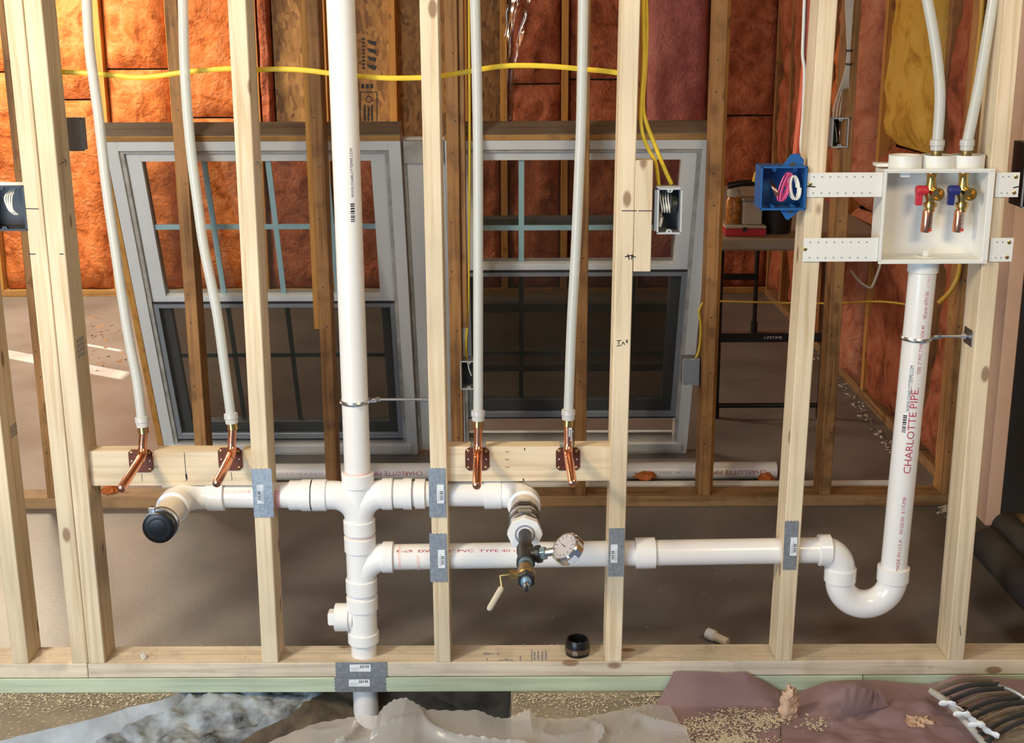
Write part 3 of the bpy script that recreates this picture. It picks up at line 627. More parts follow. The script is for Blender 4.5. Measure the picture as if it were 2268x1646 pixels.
el = obj('elbow', G().tube(elp, FR, 28), M['pvc_fit'], dw, smooth=True)
hub((xe+Re, YP, zl2), (1, 0, 0), .3, 1.9, 'hub', el); hub((xe, 0, zl2), (0, 1, 0), YP-Re-1.3, YP-Re+.1, 'hub', el)
obj('stub_pipe', G().cyl((xe, 0, zl2), (0, 1, 0), PR, -5.4, YP-Re-.6, 30), M['pvc_tan'], dw, smooth=True)
# upper right run
zr2 = ZY(1100, 1093, YP)
hpipe(xhR1-.3, hx(1085), zR, zr2)
obj('coupling', G().tube([(hx(874), YP, zR), (hx(913), YP, zR)], HR-.12, 28), M['pvc_fit'], dw, smooth=True); obj('coupling_collar', G().tube([(hx(894), YP, zR), (hx(913), YP, zR)], HR-.02, 28), M['pvc_fit'], dw, smooth=True)
obj('coupling', G().tube([(hx(920), YP, zR), (hx(942), YP, zR)], HR-.08, 28), M['pvc_fit'], dw, smooth=True)
xf = hx(1160)
elp = [Vector((xf-Re-1.2, YP, zr2)), Vector((xf-Re, YP, zr2))]+arc((xf-Re, YP-Re, zr2), (0, 1, 0), (1, 0, 0), Re, 6, 90, 10)+[Vector((xf, YP-Re-.5, zr2))]
el = obj('elbow', G().tube(elp, FR, 28), M['pvc_fit'], dw, smooth=True)
hub((xf-Re, YP, zr2), (-1, 0, 0), -.1, 1.5, 'hub', el, r=HR-.05); hub((xf, 0, zr2), (0, 1, 0), YP-Re-1.3, YP-Re+.1, 'hub', el)
obj('stub_pipe', G().cyl((xf, 0, zr2), (0, 1, 0), PR, -6.0, YP-Re-.6, 30), M['pvc_tan'], dw, smooth=True)
# lower branch to the trap
def zb_(x): return zB0+(zB1-zB0)*(x-XY(872, 1234, YP))/(xB1-XY(872, 1234, YP))
def bx_(px): return XY(px, 1225, YP)
hpipe(XY(868, 1234, YP), bx_(1420), zB0, zb_(bx_(1420))); hpipe(bx_(1430), bx_(1828), zb_(bx_(1430)), zb_(bx_(1828)))
obj('coupling', G().tube([(bx_(1407), YP, zb_(bx_(1407))), (bx_(1450), YP, zb_(bx_(1450)))], HR-.02, 28), M['pvc_fit'], dw, smooth=True)
for px in (884, 925): obj('primer_line', G().ring((bx_(px), YP, zB0), (1, 0, 0), PR, PR+.015, 0, .22), M['primer'], dw, smooth=True)
# trap: elbow down, U bend, standpipe
xt1, xt2 = XY(1860, 1285, YP), XY(1977, 1285, YP); ze = zb_(bx_(1828)); zh = ZY(1920, 1284, YP)
rt = (xt2-xt1)/2
tel = obj('trap_elbow', G().tube([Vector((xt1-2.2, YP, ze)), Vector((xt1-1.9, YP, ze))]+arc((xt1-1.9, YP, ze-1.9), (0, 0, 1), (1, 0, 0), 1.9, 6, 90, 10)+[Vector((xt1, YP, zh))], FR-.02, 28), M['pvc_fit'], dw, smooth=True)
hub((bx_(1811), YP, ze), (1, 0, 0), 0, 1.15, 'hub', tel)
ub = obj('trap_bend', G().tube([Vector((xt1, YP, zh+.6))]+arc(((xt1+xt2)/2, YP, zh), (-1, 0, 0), (0, 0, -1), rt, 0, 180, 22)+[Vector((xt2, YP, zh+.6))], FR, 30), M['pvc_fit'], dw, smooth=True)
hub((xt1, YP, zh), UP, -.1, 1.25, 'hub', ub); hub((xt2, YP, zh), UP, -.1, 1.35, 'hub', ub)
sp0 = Vector((xt2, YP, zh+.6)); sp1 = Vector((XY(2044, 600, YP), YP, ZY(2044, 584, YP)))
spax = (sp1-sp0).normalized(); splen = (sp1-sp0).length
sp = obj('standpipe', G().cyl(sp0, spax, PR, 0, splen+.3, 32), M['pvc'], dw, smooth=True)
obj('tailpiece_hub', G().lathe(sp0, spax, [(splen-.75, PR+.02), (splen-.7, PR+.12), (splen+.5, PR+.16), (splen+.5, PR)], 28), M['washer'], dw, smooth=True)
# --- printing on the pipes
def sp_t(px, py):          # distance along the standpipe for a photo point
    return (P(px, py, YP)-sp0).dot(spax)
outc = Vector((-.28, -1, .25))
def prt(par, body, o, ax, out, t0, t1, h, m, r=PR+.014, name='lettering'):
    return obj(name, text_cyl(body, o, ax, out, r, t0, t1, h), M[m], par)
# letters read bottom to top
o1 = Vector((-.02, -1, .2))
prt(sp, 'CHARLOTTE PIPE.', sp0, spax, o1, sp_t(2010, 1040), sp_t(2028, 851), .95, 'redink')
prt(sp, '7200  2" PVC TYPE 2  SCH 40', sp0, spax, Vector((.12, -1, .2)), sp_t(2032, 822), sp_t(2043, 715), .46, 'redink')
prt(sp, 'NSF-pw-dwv  ASTM D 2665', sp0, spax, Vector((.16, -1, .2)), sp_t(2044, 700), sp_t(2052, 640), .46, 'redink')
prt(sp, 'cl. 1 PVC', sp0, spax, Vector((.20, -1, .2)), sp_t(2053, 632), sp_t(2056, 607), .4, 'faintred')
prt(sp, 'WWW.CHARLOTTEPIPE.COM', sp0, spax, Vector((-.42, -1, .2)), sp_t(2005, 904), sp_t(2015, 803), .46, 'ink')
prt(sp, 'MADE IN U.S.A.   05/25/20  E17LM8', sp0, spax, Vector((-.02, -1, .2)), sp_t(1987, 1255), sp_t(2006, 1092), .42, 'redink')
def barcode(par, o, ax, out, r, t0, t1, wdt, m='ink', n=9):
    g = G(); ax = Vector(ax).normalized(); out = Vector(out); out = (out-ax*out.dot(ax)).normalized(); sd = out.cross(ax); rnd = random.Random(3)
    t = t0
    while t < t1:
        b = rnd.uniform(.06, .16)
        for a0, a1 in ((-wdt/2, 0), (0, wdt/2)):
            V = []
            for (tt, aa) in ((t, a0), (t+b, a0), (t+b, a1), (t, a1)):
                V.append(Vector(o)+ax*tt+(out*math.cos(aa/r)+sd*math.sin(aa/r))*r)
            g.add(V, [(0, 1, 2, 3)])
        t += b+rnd.uniform(.04, .12)
    return obj('barcode', g, M[m], par)
barcode(sp, sp0, spax, Vector((-.62, -1, .2)), PR+.008, sp_t(1990, 950), sp_t(1993, 912), .34)
z_ = lambda y: ZY(790, y, .6)
prt(stackp, 'WWW.CHARLOTTEPIPE.COM', (XS, YP, 0), UP, (.52, -1, 0), z_(438), z_(329), .34, 'ink')
barcode(stackp, (XS, YP, 0), UP, (.48, -1, 0), PR+.008, z_(492), z_(452), .36)
branch = [o for o in dw.children if o.name.startswith('pipe')]
lb = obj('lettering', text_cyl('f -c9  DWV   2" PVC  TYPE 40 NSF-dwv ASTM D 2665', (0, YP, 0), (1, 0, 0), (0, -1, .95), PR+.012, bx_(880), bx_(1330), .36), M['redink'], dw)
for v in lb.data.vertices: pass
lb.location.z += (zB0+zb_(bx_(1330)))/2*IN
g = text_cyl('PVC-1120 SCH 40', (0, YP, zL), (1, 0, 0), (0, -1, .7), PR+.012, hx(498), hx(560), .4); lq = obj('lettering', g, M['faintred'], dw); lq.location.z += (zl2-zL)*.5*IN
# ---- rubber cap on the left stub
rc = thing('rubber_end_cap', 'black rubber cap with steel clamp on the end of the left drain stub', 'pipe cap', (xe, -5, zl2))
obj('cap', G().lathe((xe, -6.5, zl2), (0, 1, 0), [(0, .9), (.02, 1.25), (.12, 1.38), (1.6, 1.40), (1.7, 1.22)], 32), M['rubber'], rc, smooth=True)
obj('end_disc', G().lathe((xe, -6.53, zl2), (0, 1, 0), [(0, .72), (.02, .8), (.06, .8)], 28), M['rubber'], rc, smooth=True)
obj('clamp_band', G().ring((xe, -5.75, zl2), (0, 1, 0), 1.39, 1.46, 0, .5, 32), M['steel'], rc, smooth=True)
obj('clamp_screw', G().box(xe-.95, xe-.35, -5.8, -5.2, zl2+1.2, zl2+1.62), M['steel'], rc, bevel=.06)

# ---- pressure test gauge on the right stub
tg = thing('pressure_test_gauge', 'black iron test rig with round gauge and brass ball valve on the right drain stub', 'pressure gauge', (xf, -8, zr2))
axy = Vector((0, -1, 0)); O = Vector((xf, 0, zr2))
def tcyl(name, t0, t1, r, m, seg=24, ns=None, par=None): return obj(name, G().cyl(O, axy, r, t0, t1, seg, ns), M[m], par or tg, smooth=ns is None, bevel=.04 if ns else 0)
tcyl('rubber_sleeve', 3.6, 7.6, 1.33, 'band')
for k, t in enumerate((4.0, 4.8, 5.6, 6.4)):
    tcyl('clamp_band', t, t+.5, 1.37, 'steel' if k % 2 else 'band', 30); obj('clamp_screw', G().box(xf-.55, xf+.6, -t-.52, -t+.02, zr2+1.3, zr2+1.62), M['steel' if k != 1 else 'iron'], tg, bevel=.08)
tcyl('white_bushing', 7.4, 8.2, 1.5, 'pvc_fit', ns=8); obj('bushing_ring', G().ring(O, axy, .72, .86, 8.2, 8.24), M['greyink'], tg, smooth=True)
tcyl('nipple', 8.2, 11.6, .55, 'iron')
tee = obj('iron_tee', G().lathe(O, axy, [(11.2, .55), (11.3, .72), (12.0, .72), (12.4, .66), (13.6, .66), (13.7, .74), (14.3, .74), (14.35, .5)], 22), M['iron'], tg, smooth=True)
# gauge branch goes to the right
gb = O+axy*12.8; gd = Vector((1, -.25, .28)).normalized()
obj('branch', G().lathe(gb, gd, [(0, .6), (.9, .62), (.95, .72), (1.3, .72)], 20), M['iron'], tee, smooth=True)
obj('hex_bushing', G().cyl(gb, gd, .56, 1.25, 1.75, nsides=6), M['nickel'], tg, bevel=.03); obj('gauge_stem', G().cyl(gb, gd, .34, 1.7, 2.5, 16), M['steel'], tg, smooth=True)
gc = gb+gd*3.6; gax = Vector((-.62, -.35, .70)).normalized()
obj('gauge_case', G().lathe(gc-gax*.45, gax, [(0, 1.15), (.05, 1.3), (.8, 1.33), (.95, 1.22), (.93, 1.1)], 32), M['chrome'], tg, smooth=True)
gf = obj('gauge_face', G().cyl(gc+gax*.485, gax, 1.08, 0, .02, 30), M['label'], tg); obj('gauge_glass', G().lathe(gc+gax*.55, gax, [(0, 1.15), (.05, 1.0)], 30), M['glassy'], tg, smooth=True)
u_ = gax.orthogonal().normalized(); v_ = gax.cross(u_)
g = G()
for k in range(14):
    a = math.radians(20+k*24.6); d = u_*math.cos(a)+v_*math.sin(a); n = gax.cross(d)*.03; p = gc+gax*.51
    g.add([p+d*.78+n, p+d*.98+n, p+d*.98-n, p+d*.78-n], [(0, 1, 2, 3)])
obj('dial_ticks', g, M['ink'], gf); d = (u_*.3+v_).normalized(); n = gax.cross(d)*.05; p = gc+gax*.515
obj('needle', G().add([p-d*.2+n, p+d*.75, p-d*.2-n], [(0, 1, 2)]), M['ink'], gf)
gl = gc-gax*.05; s_ = Vector((.5, -1, -.55)); s_ = (s_-gax*s_.dot(gax)).normalized(); t_ = gax.cross(s_)
g = G(); p = gl+s_*1.335
g.add([p+t_*-.4+gax*-.28, p+t_*.4+gax*-.28, p+t_*.4+gax*.22, p+t_*-.4+gax*.22], [(0, 1, 2, 3)]); obj('case_sticker', g, M['label'], tg)
tcyl('blue_tape', 14.2, 14.7, .60, 'nickel'); tcyl('lower_nipple', 14.6, 15.4, .45, 'iron')
obj('ball_valve', G().lathe(O, axy, [(15.2, .5), (15.3, .62), (15.8, .62), (16.1, .72), (16.9, .72), (17.1, .55)], 20), M['brass_d'], tg, smooth=True)
tcyl('hex_end', 17.0, 17.6, .72, 'iron', ns=6); tcyl('steel_collar', 17.5, 17.9, .42, 'nickel'); tcyl('air_nipple', 17.9, 18.9, .24, 'chrome'); tcyl('air_tip', 18.9, 19.3, .17, 'iron')
vs = O+axy*16.4
obj('valve_stem', G().cyl(vs, (-1, 0, 0), .3, .5, 1.2, 14), M['brass'], tg, smooth=True); obj('stem_nut', G().cyl(vs, (-1, 0, 0), .4, 1.0, 1.3, nsides=6), M['brass_d'], tg)
h0 = vs+Vector((-1.15, 0, 0)); h1 = h0+Vector((-.85, 0, -.1)); h2 = P(1112, 1300, -16.6); h3 = P(1082, 1352, -17.0)
obj('handle_bracket', G().tube([h0, h1, h2], .13, 8), M['brass_d'], tg, smooth=True)
obj('handle_grip', G().tube([h2, h2+(h3-h2)*.08, h2+(h3-h2)*.9, h3], [.16, .24, .24, .14], 12, flat=.55), M['dust'], tg, smooth=True, label='yellowed valve handle grip')

# ================================================================== PEX supply lines with copper stub-outs
def supply(name, label, px, sxp, plate_px, tip, rot=0.0):
    """px: photo points of the tube from the top down; plate_px: centre of the square plate; tip: photo point of the stub end"""
    n = len(px)
    pts = []
    for i, (x, y) in enumerate(px):
        Y = 1.4-(i/(n-1))**2*1.1
        pts.append(P(x, y, Y))
    base = P(*plate_px, .7)
    t = thing(name, label, 'water pipe', base, 'copper stub-outs fed by translucent tubes')
    top = pts[0]+(pts[0]-pts[1])*.9
    path = catmull([top]+pts, 8)
    obj('tubing', G().tube(path, .43, 16), M['pex'], t, smooth=True)
    e = pts[-1]; d = (path[-1]-path[-3]).normalized()
    obj('expansion_ring', G().lathe(e-d*.1, d, [(-.05, .45), (0, .60), (.45, .62), (.5, .56), (.9, .55), (.95, .44)], 20), M['pexring'], t, smooth=True)
    b0 = e+d*.82; obj('brass_adapter', G().lathe(b0, d, [(0, .44), (.55, .46), (.6, .38)], 18), M['brass'], t, smooth=True)
    c0 = b0+d*.5
    zc_ = P(plate_px[0], plate_px[1]-14, .2).z
    cx = c0.x*.35+base.x*.65; yc = .15
    cor = Vector((c0.x+(base.x-c0.x)*.3, yc, zc_))
    tipw = P(tip[0], tip[1], -6.6); tipd = tipw-cor; 
    # riser, bend, stub
    rise = [c0, Vector((cor.x, yc, zc_+1.0))]
    bend = []
    for k in range(9):
        a = k/8; p0 = rise[1]; p2 = cor+tipd.normalized()*1.0
        bend.append(p0*(1-a)**2+cor*2*a*(1-a)+p2*a*a)
    obj('copper_riser', G().tube([rise[0]]+bend[:5], .37, 16), M['copper'], t, smooth=True)
    obj('copper_elbow', G().tube(bend[2:]+[cor+tipd.normalized()*1.5], .42, 16), M['copper'], t, smooth=True)
    st_ = cor+tipd.normalized()*1.3
    obj('copper_stub', G().tube([st_, tipw-tipd.normalized()*.35, tipw-tipd.normalized()*.1, tipw], [.39, .39, .34, .2], 16), M['copper'], t, smooth=True)
    # plate with clipped corners and screws
    h = 1.08; k = .3; ca, sa = math.cos(rot), math.sin(rot)
    poly = [(-h+k, -h), (h-k, -h), (h, -h+k), (h, h-k), (h-k, h), (-h+k, h), (-h, h-k), (-h, -h+k)]
    poly = [(base.x+x*ca-z*sa, base.z+x*sa+z*ca) for x, z in poly]
    pl = obj('mounting_plate', G().prism(poly, .66, .79), M['copper_d'], t, bevel=.03)
    for x, z, r in ((-.78, .78, .15), (.78, .78, .15), (-.78, -.78, .13), (.78, -.78, .13), (-.8, 0, .07), (.8, 0, .07)):
        obj('screw', G().lathe((base.x+x*ca-z*sa, .66, base.z+x*sa+z*ca), (0, -1, 0), [(0, r), (.04, r), (.07, r*.6)], 10), M['brass' if r > .1 else 'label'], pl, smooth=True)
    return t
supply('water_supply_line', 'translucent tube with copper stub-out pointing at the orange scrap, leftmost of the four', [(192, 0), (199, 112), (218, 255), (235, 408), (255, 550), (282, 730), (303, 840), (314, 926)], None, (312, 1021), (267, 1085))
supply('water_supply_line', 'translucent tube with copper stub-out nearest the left steel-plated stud, second of the four', [(405, 0), (410, 170), (422, 323), (439, 459), (452, 550), (480, 690), (497, 812), (511, 918)], None, (510, 1017), (479, 1073))
supply('water_supply_line', 'straight translucent tube with copper stub-out pointing straight down, third of the four', [(1052, 0), (1058, 272), (1059, 558), (1059, 750), (1059, 912)], None, (1057, 1017), (1056, 1078))
s4 = supply('water_supply_line', 'translucent tube with barcode-stickered copper stub-out, rightmost of the four', [(1292, 0), (1288, 238), (1283, 374), (1275, 558), (1266, 720), (1259, 910)], None, (1258, 1017), (1269, 1073))
stp = P(1263, 962, -.05); g = G()
g.add([stp+Vector((-.14, -.13, -.6)), stp+Vector((.14, -.06, -.6)), stp+Vector((.14, -.06, .62)), stp+Vector((-.14, -.13, .62))], [(0, 1, 2, 3)]); sk = obj('sticker', g, M['label'], s4)
g = G()
for k in range(7): z = -.45+k*.14; g.add([stp+Vector((-.06, -.14, z)), stp+Vector((.08, -.1, z)), stp+Vector((.08, -.1, z+.07)), stp+Vector((-.06, -.14, z+.07))], [(0, 1, 2, 3)])
obj('barcode', g, M['ink'], sk)

# ================================================================== steel nail plates
def nailplate(label, x0, x1, y0, y1, upright=True, Y=-.05, flip=False):
    a, b = P(x0, y1, Y), P(x1, y0, Y); w_, h_ = b.x-a.x, b.z-a.z; c = (a+b)/2
    t = thing('nail_plate', label, 'nail plate', (c.x, -.06, a.z), 'steel nail plates on the new studs')
    n = 9; poly = []
    L_, W_ = (h_, w_) if upright else (w_, h_)
    for k in range(n+1): poly.append((-W_/2+W_*k/n, L_/2-(.10 if k % 2 else 0)))
    for k in range(n+1): poly.append((W_/2-W_*k/n, -L_/2+(.10 if k % 2 else 0)))
    poly = [(c.x+p, c.z+q) if upright else (c.x+q, c.z-p) for p, q in poly]
    obj('plate', G().prism(poly, -.075, -.005), M['galv'], t)
    lw, lh = (.62, 1.78) if upright else (1.95, .72)
    lx = c.x+((.28 if not flip else -.22) if upright else -.1); lz = c.z+(-.1 if upright else .18)
    lab = obj('paper_label', G().box(lx-lw/2, lx+lw/2, -.085, -.076, lz-lh/2, lz+lh/2), M['label'], t)
    g = G(); rnd = random.Random(5)
    q = 0.0
    span = (lh if upright else lw)
    while q < span*.42:
        b_ = rnd.uniform(.03, .09)
        if upright: zz = lz-lh*.25+q-.1; xx = lx+(.12 if not flip else -.12); g.box(xx-.12, xx+.14, -.09, -.085, zz, zz+b_)
        else: xx = lx+.0+q; g.box(xx, xx+b_, -.09, -.085, lz+.02, lz+.28)
        q += b_+rnd.uniform(.03, .09)
    obj('barcode', g, M['ink'], lab)
    g = G()
    for k in range(3):
        if upright: g.box(lx-.2+k*.09-(0 if not flip else -.25), lx-.17+k*.09-(0 if not flip else -.25), -.09, -.085, lz-lh*.4, lz+lh*(.1+.08*k))
        else: g.box(lx-.85, lx-.2+.5*(k == 2), -.09, -.085, lz-.26+k*.12, lz-.23+k*.12)
    obj('fine_print', g, M['greyink'], lab)
    return t
nailplate('steel nail plate on the stud nearest the left stub-outs', 563, 601, 1037, 1147, flip=True)
nailplate('upper of two steel nail plates on the stud right of the vent stack', 951, 986, 1036, 1147)
nailplate('lower of two steel nail plates on the stud right of the vent stack', 953, 989, 1181, 1290)
nailplate('steel nail plate on the stud between the pressure gauge and the coupling', 1347, 1384, 1169, 1278, flip=True)
nailplate('steel nail plate on the stud left of the trap', 1733, 1769, 1153, 1263)
nailplate('upper steel nail plate across the bottom plate below the vent stack', 743, 858, 1467, 1500, False)
nailplate('lower steel nail plate across the green sill below the vent stack', 741, 856, 1500, 1533, False)

# ================================================================== pipe hangers
def hanger(label, c, ax, xrod, wall_x, sgn=1):
    t = thing('pipe_hanger', label, 'pipe clamp', c)
    c = Vector(c); ax = Vector(ax).normalized()
    obj('clamp_ring', G().lathe(c, ax, [(-.17, PR+.01), (-.17, PR+.13), (-.06, PR+.17), (0, PR+.10), (.06, PR+.17), (.17, PR+.13), (.17, PR+.01)], 32, closed=True), M['steel'], t, smooth=True)
    obj('clamp_bolt', G().cyl(c+Vector((.2, -PR-.05, 0)), (0, -1, 0), .12, 0, .3, 10), M['steel'], t, smooth=True)
    x0 = c.x+sgn*(PR+.05)
    obj('clamp_ear', G().box(min(x0, x0+sgn*.7), max(x0, x0+sgn*.7), c.y-.35, c.y+.35, c.z-.09, c.z+.14), M['steel'], t, bevel=.04)
    obj('nut', G().cyl((x0+sgn*.6, c.y, c.z+.12), (sgn, 0, 0), .24, 0, .4, nsides=6), M['chrome'], t, bevel=.03)
    obj('rod', G().cyl((x0, c.y, c.z+.12), (sgn, 0, 0), .13, .3, abs(wall_x-x0)-.05, 12), M['steel'], t, smooth=True)
    wx = wall_x
    obj('nut', G().cyl((wx-sgn*.75, c.y, c.z+.12), (sgn, 0, 0), .25, 0, .5, nsides=6), M['steel'], t, bevel=.03)
    obj('base_plate', G().box(min(wx, wx-sgn*.14), max(wx, wx-sgn*.14), c.y-1.2, c.y+.9, c.z-.62, c.z+.85), M['steel'], t, bevel=.03)
zz = ZY(790, 888, YP)
hanger('steel pipe clamp and rod holding the vent stack to a stud', (XS, YP, zz), UP, None, sx('B', zz))
c2 = P(2026, 748, YP); c2 = sp0+spax*((c2-sp0).dot(spax))
hanger('steel pipe clamp and rod holding the standpipe to the right stud', tuple(c2), spax, None, sx('E', c2.z))

# ================================================================== washing machine outlet box
bz1, bz0 = 48.35, 40.7; bx0, bx1 = 31.45, 40.22; yf, yk = -.35, 2.9
wbx = thing('washer_outlet_box', 'white plastic washing machine outlet box with red and blue valves', 'outlet box', ((bx0+bx1)/2, 1, bz0))
th = .14
g = G(); g.box(bx0, bx1, yk-th, yk, bz0, bz1); g.box(bx0, bx0+th, yf, yk-th, bz0, bz1); g.box(bx1-th, bx1, yf, yk-th, bz0, bz1); g.box(bx0+th, bx1-th, yf, yk-th, bz1-th, bz1); g.box(bx0+th, bx1-th, yf, yk-th, bz0, bz0+th)
obj('box_body', g, M['washer'], wbx)
g = G(); e = .16
for a in ((bx0-e, bx1+e+.2, bz1-.02, bz1+.2), (bx0-e, bx1+e+.2, bz0-.2, bz0+.02), (bx0-e, bx0+.05, bz0, bz1), (bx1-.05, bx1+e+.2, bz0, bz1)): g.box(a[0], a[1], yf-.08, yf+.06, a[2], a[3])
obj('rim', g, M['washer'], wbx)
cupx = [XY(2005, 360, 1.3), XY(2077, 360, 1.3), XY(2144, 360, 1.3)]
for x in cupx: obj('cup', G().lathe((x, 1.35, bz1), UP, [(0, 1.25), (0, 1.38), (1.2, 1.38), (1.2, 1.24), (.1, 1.24)], 32), M['washer'], wbx, smooth=True)
obj('back_ledge', G().box(bx0-.3, bx1, 1.6, 2.9, bz1+.15, bz1+.45), M['washer'], wbx, bevel=.05)
def strap(x0, x1, y0, y1, screws, rows=True):
    Y = -.16; a, b = P(x0, y1, Y), P(x1, y0, Y)
    s = obj('mounting_strap', G().box(a.x, b.x, -.16, -.06, a.z, b.z), M['washer'], wbx, bevel=.02)
    g = G(); n = 8 if b.x-a.x > 4 else 2
    for r in range(2):
        z = b.z-.36 if r == 0 else a.z+.34
        for k in range(n):
            x = a.x+.55+k*(b.x-a.x-1.2)/max(1, n-.4); g.cyl((x, -.162, z), (0, -1, 0), .075, 0, .008, 8)
    obj('nail_hole', g, M['greyink'], s, kind='stuff')
    for (u, v) in screws:
        p = P(u, v, -.17); obj('screw', G().lathe((p.x, -.165, p.z), (0, -1, 0), [(0, .17), (.05, .16), (.08, .08)], 12), M['brass'], s, smooth=True)
strap(1786, 1958, 382, 437, [(1794, 408)]); strap(1778, 1948, 527, 580, [(1783, 552)]); strap(2203, 2260, 382, 437, [(2250, 392), (2246, 427)]); strap(2190, 2246, 527, 580, [(2235, 537), (2230, 570)])
g = stroke(None, [(1788, 413), (1806, 414)], .11, -.175); obj('pen_mark', g, M['ink'], wbx); g = stroke(None, [(2244, 416), (2258, 413)], .11, -.175); obj('pen_mark', g, M['ink'], wbx)
def valve(px, knob, nm):
    c = P(px, 420, .9); x = c.x
    v = obj('valve_body', G().lathe((x-.12, .9, bz1-.2), (.02, 0, -1), [(0, .50), (.12, .52), (.2, .44), (.5, .40), (.9, .40), (1.2, .48), (2.1, .5), (2.3, .42), (2.55, .40), (2.6, .58), (2.95, .58), (3.0, .45), (3.4, .42)], 20), M['brass'], wbx, smooth=True)
    obj('outlet_port', G().lathe((x+.05, .9, bz1-1.85), (.12, -1, -.1), [(0, .45), (.9, .48), (1.0, .55), (1.25, .55), (1.25, .42), (.9, .25)], 20), M['brass'], v, smooth=True)
    hx_ = x-.95; zh_ = bz1-1.75
    obj('lever', G().lathe((hx_+.55, .75, zh_), (-1, 0, 0), [(0, .35), (.1, .42), (.85, .46), (1.0, .38)], 14).box(hx_-.42, hx_+.12, .5, 1.0, zh_-1.25, zh_), M[knob], v, bevel=.06)
    obj('hammer_arrestor', G().lathe((x-.2, .9, bz1-3.45), (-.05, 0, -1), [(0, .40), (.1, .44), (1.75, .44), (1.9, .38)], 20), M['copper'], v, smooth=True)
    g = G(); rnd = random.Random(9)
    for k in range(8): g.box(x-.2+.05*(k % 2), x+.12, .44, .455, bz1-3.75-.17*k, bz1-3.66-.17*k)
    obj('arrestor_label', g, M['greyink' if nm else 'ink'], v)
    g = G().box(x-.1, x+.1, .43, .445, bz1-5.2, bz1-4.98); obj('red_print', g, M['red'], v)
valve(2064, 'red', 0); valve(2135, 'blue_k', 1)
obj('drain_opening', G().ring((XY(2050, 575, 1.4), 1.4, bz0+th), UP, .7, 1.0, 0, .06), M['washer'], wbx, smooth=True)
obj('drain_tab', G().box(XY(2048, 575, 1.0)-.2, XY(2048, 575, 1.0)+.2, .9, 1.0, bz0+th, bz0+.7), M['washer'], wbx)
obj('knockout_tab', G().box(bx0+1.4, bx0+2.2, .2, .3, bz1-.55, bz1-.1), M['washer'], wbx)
# the two tubes rising from the outlet box
def riser(label, pts, cx):
    top = [P(x, y, 1.3+.4*(1-i/len(pts))) for i, (x, y) in enumerate(pts)]
    t = thing('water_supply_line', label, 'water pipe', (cx, 1.35, bz1+.6))
    path = catmull([top[0]+(top[0]-top[1])*.8]+top, 8); obj('tubing', G().tube(path, .45, 16), M['pex'], t, smooth=True)
    e = top[-1]; obj('expansion_ring', G().lathe(e+Vector((0, 0, .35)), (0, 0, -1), [(0, .47), (.05, .60), (.5, .62), (.55, .56), (.9, .55), (.95, .46)], 20), M['pexring'], t, smooth=True)
    obj('brass_adapter', G().cyl(e, (0, 0, -1), .46, .5, max(1.0, e.z-bz1), 18), M['brass_d'], t, smooth=True)
riser('translucent tube rising from the middle cup of the outlet box', [(2054, 0), (2067, 70), (2078, 150), (2082, 220), (2076, 318)], cupx[1])
riser('translucent tube rising from the right cup of the outlet box', [(2200, 0), (2185, 90), (2170, 180), (2156, 250), (2142, 318)], cupx[2])

# ================================================================== electrical boxes
def ebox(label, x0, x1, y0, y1, Y, depth, mat, rimmat, wires=(), ears=True, inside='inside', name='electrical_box', cat='electrical box'):
    """open plastic box; photo rectangle of its front opening at depth Y"""
    a, b = P(x0, y1, Y), P(x1, y0, Y); c = (a+b)/2; t_ = .10
    t = thing(name, label, cat, (c.x, Y+depth/2, a.z))
    g = G(); X0, X1, Z0, Z1 = a.x, b.x, a.z, b.z
    g.box(X0, X1, Y+depth-t_, Y+depth, Z0, Z1); g.box(X0, X0+t_, Y, Y+depth-t_, Z0, Z1); g.box(X1-t_, X1, Y, Y+depth-t_, Z0, Z1); g.box(X0+t_, X1-t_, Y, Y+depth-t_, Z1-t_, Z1); g.box(X0+t_, X1-t_, Y, Y+depth-t_, Z0, Z0+t_)
    bo = obj('box_shell', g, M[mat], t)
    obj('back_panel', G().box(X0+t_, X1-t_, Y+depth-t_-.06, Y+depth-t_, Z0+t_, Z1-t_), M[inside], t)
    g = G(); e = .07
    for q in ((X0-e, X1+e, Z1-e, Z1+e), (X0-e, X1+e, Z0-e, Z0+e), (X0-e, X0+e, Z0, Z1), (X1-e, X1+e, Z0, Z1)): g.box(q[0], q[1], Y-.04, Y+.05, q[2], q[3])
    obj('rim', g, M[rimmat], t)
    if ears:
        for zz_, s in ((Z1, -1), (Z0, 1)):
            g = G().prism([(c.x-.32, zz_), (c.x+.32, zz_), (c.x+.16, zz_+s*.32), (c.x-.16, zz_+s*.32)], Y-.03, Y+.3); eo = obj('screw_ear', g, M[rimmat], t)
            obj('screw_hole', G().cyl((c.x, Y-.035, zz_+s*.17), (0, -1, 0), .07, 0, .01, 10), M['ink'], eo)
    return t, X0, X1, Z0, Z1
def wire(par, pts, r, m, name='wire'): return obj(name, G().tube(catmull(pts, 6), r, 8), M[m], par, smooth=True)
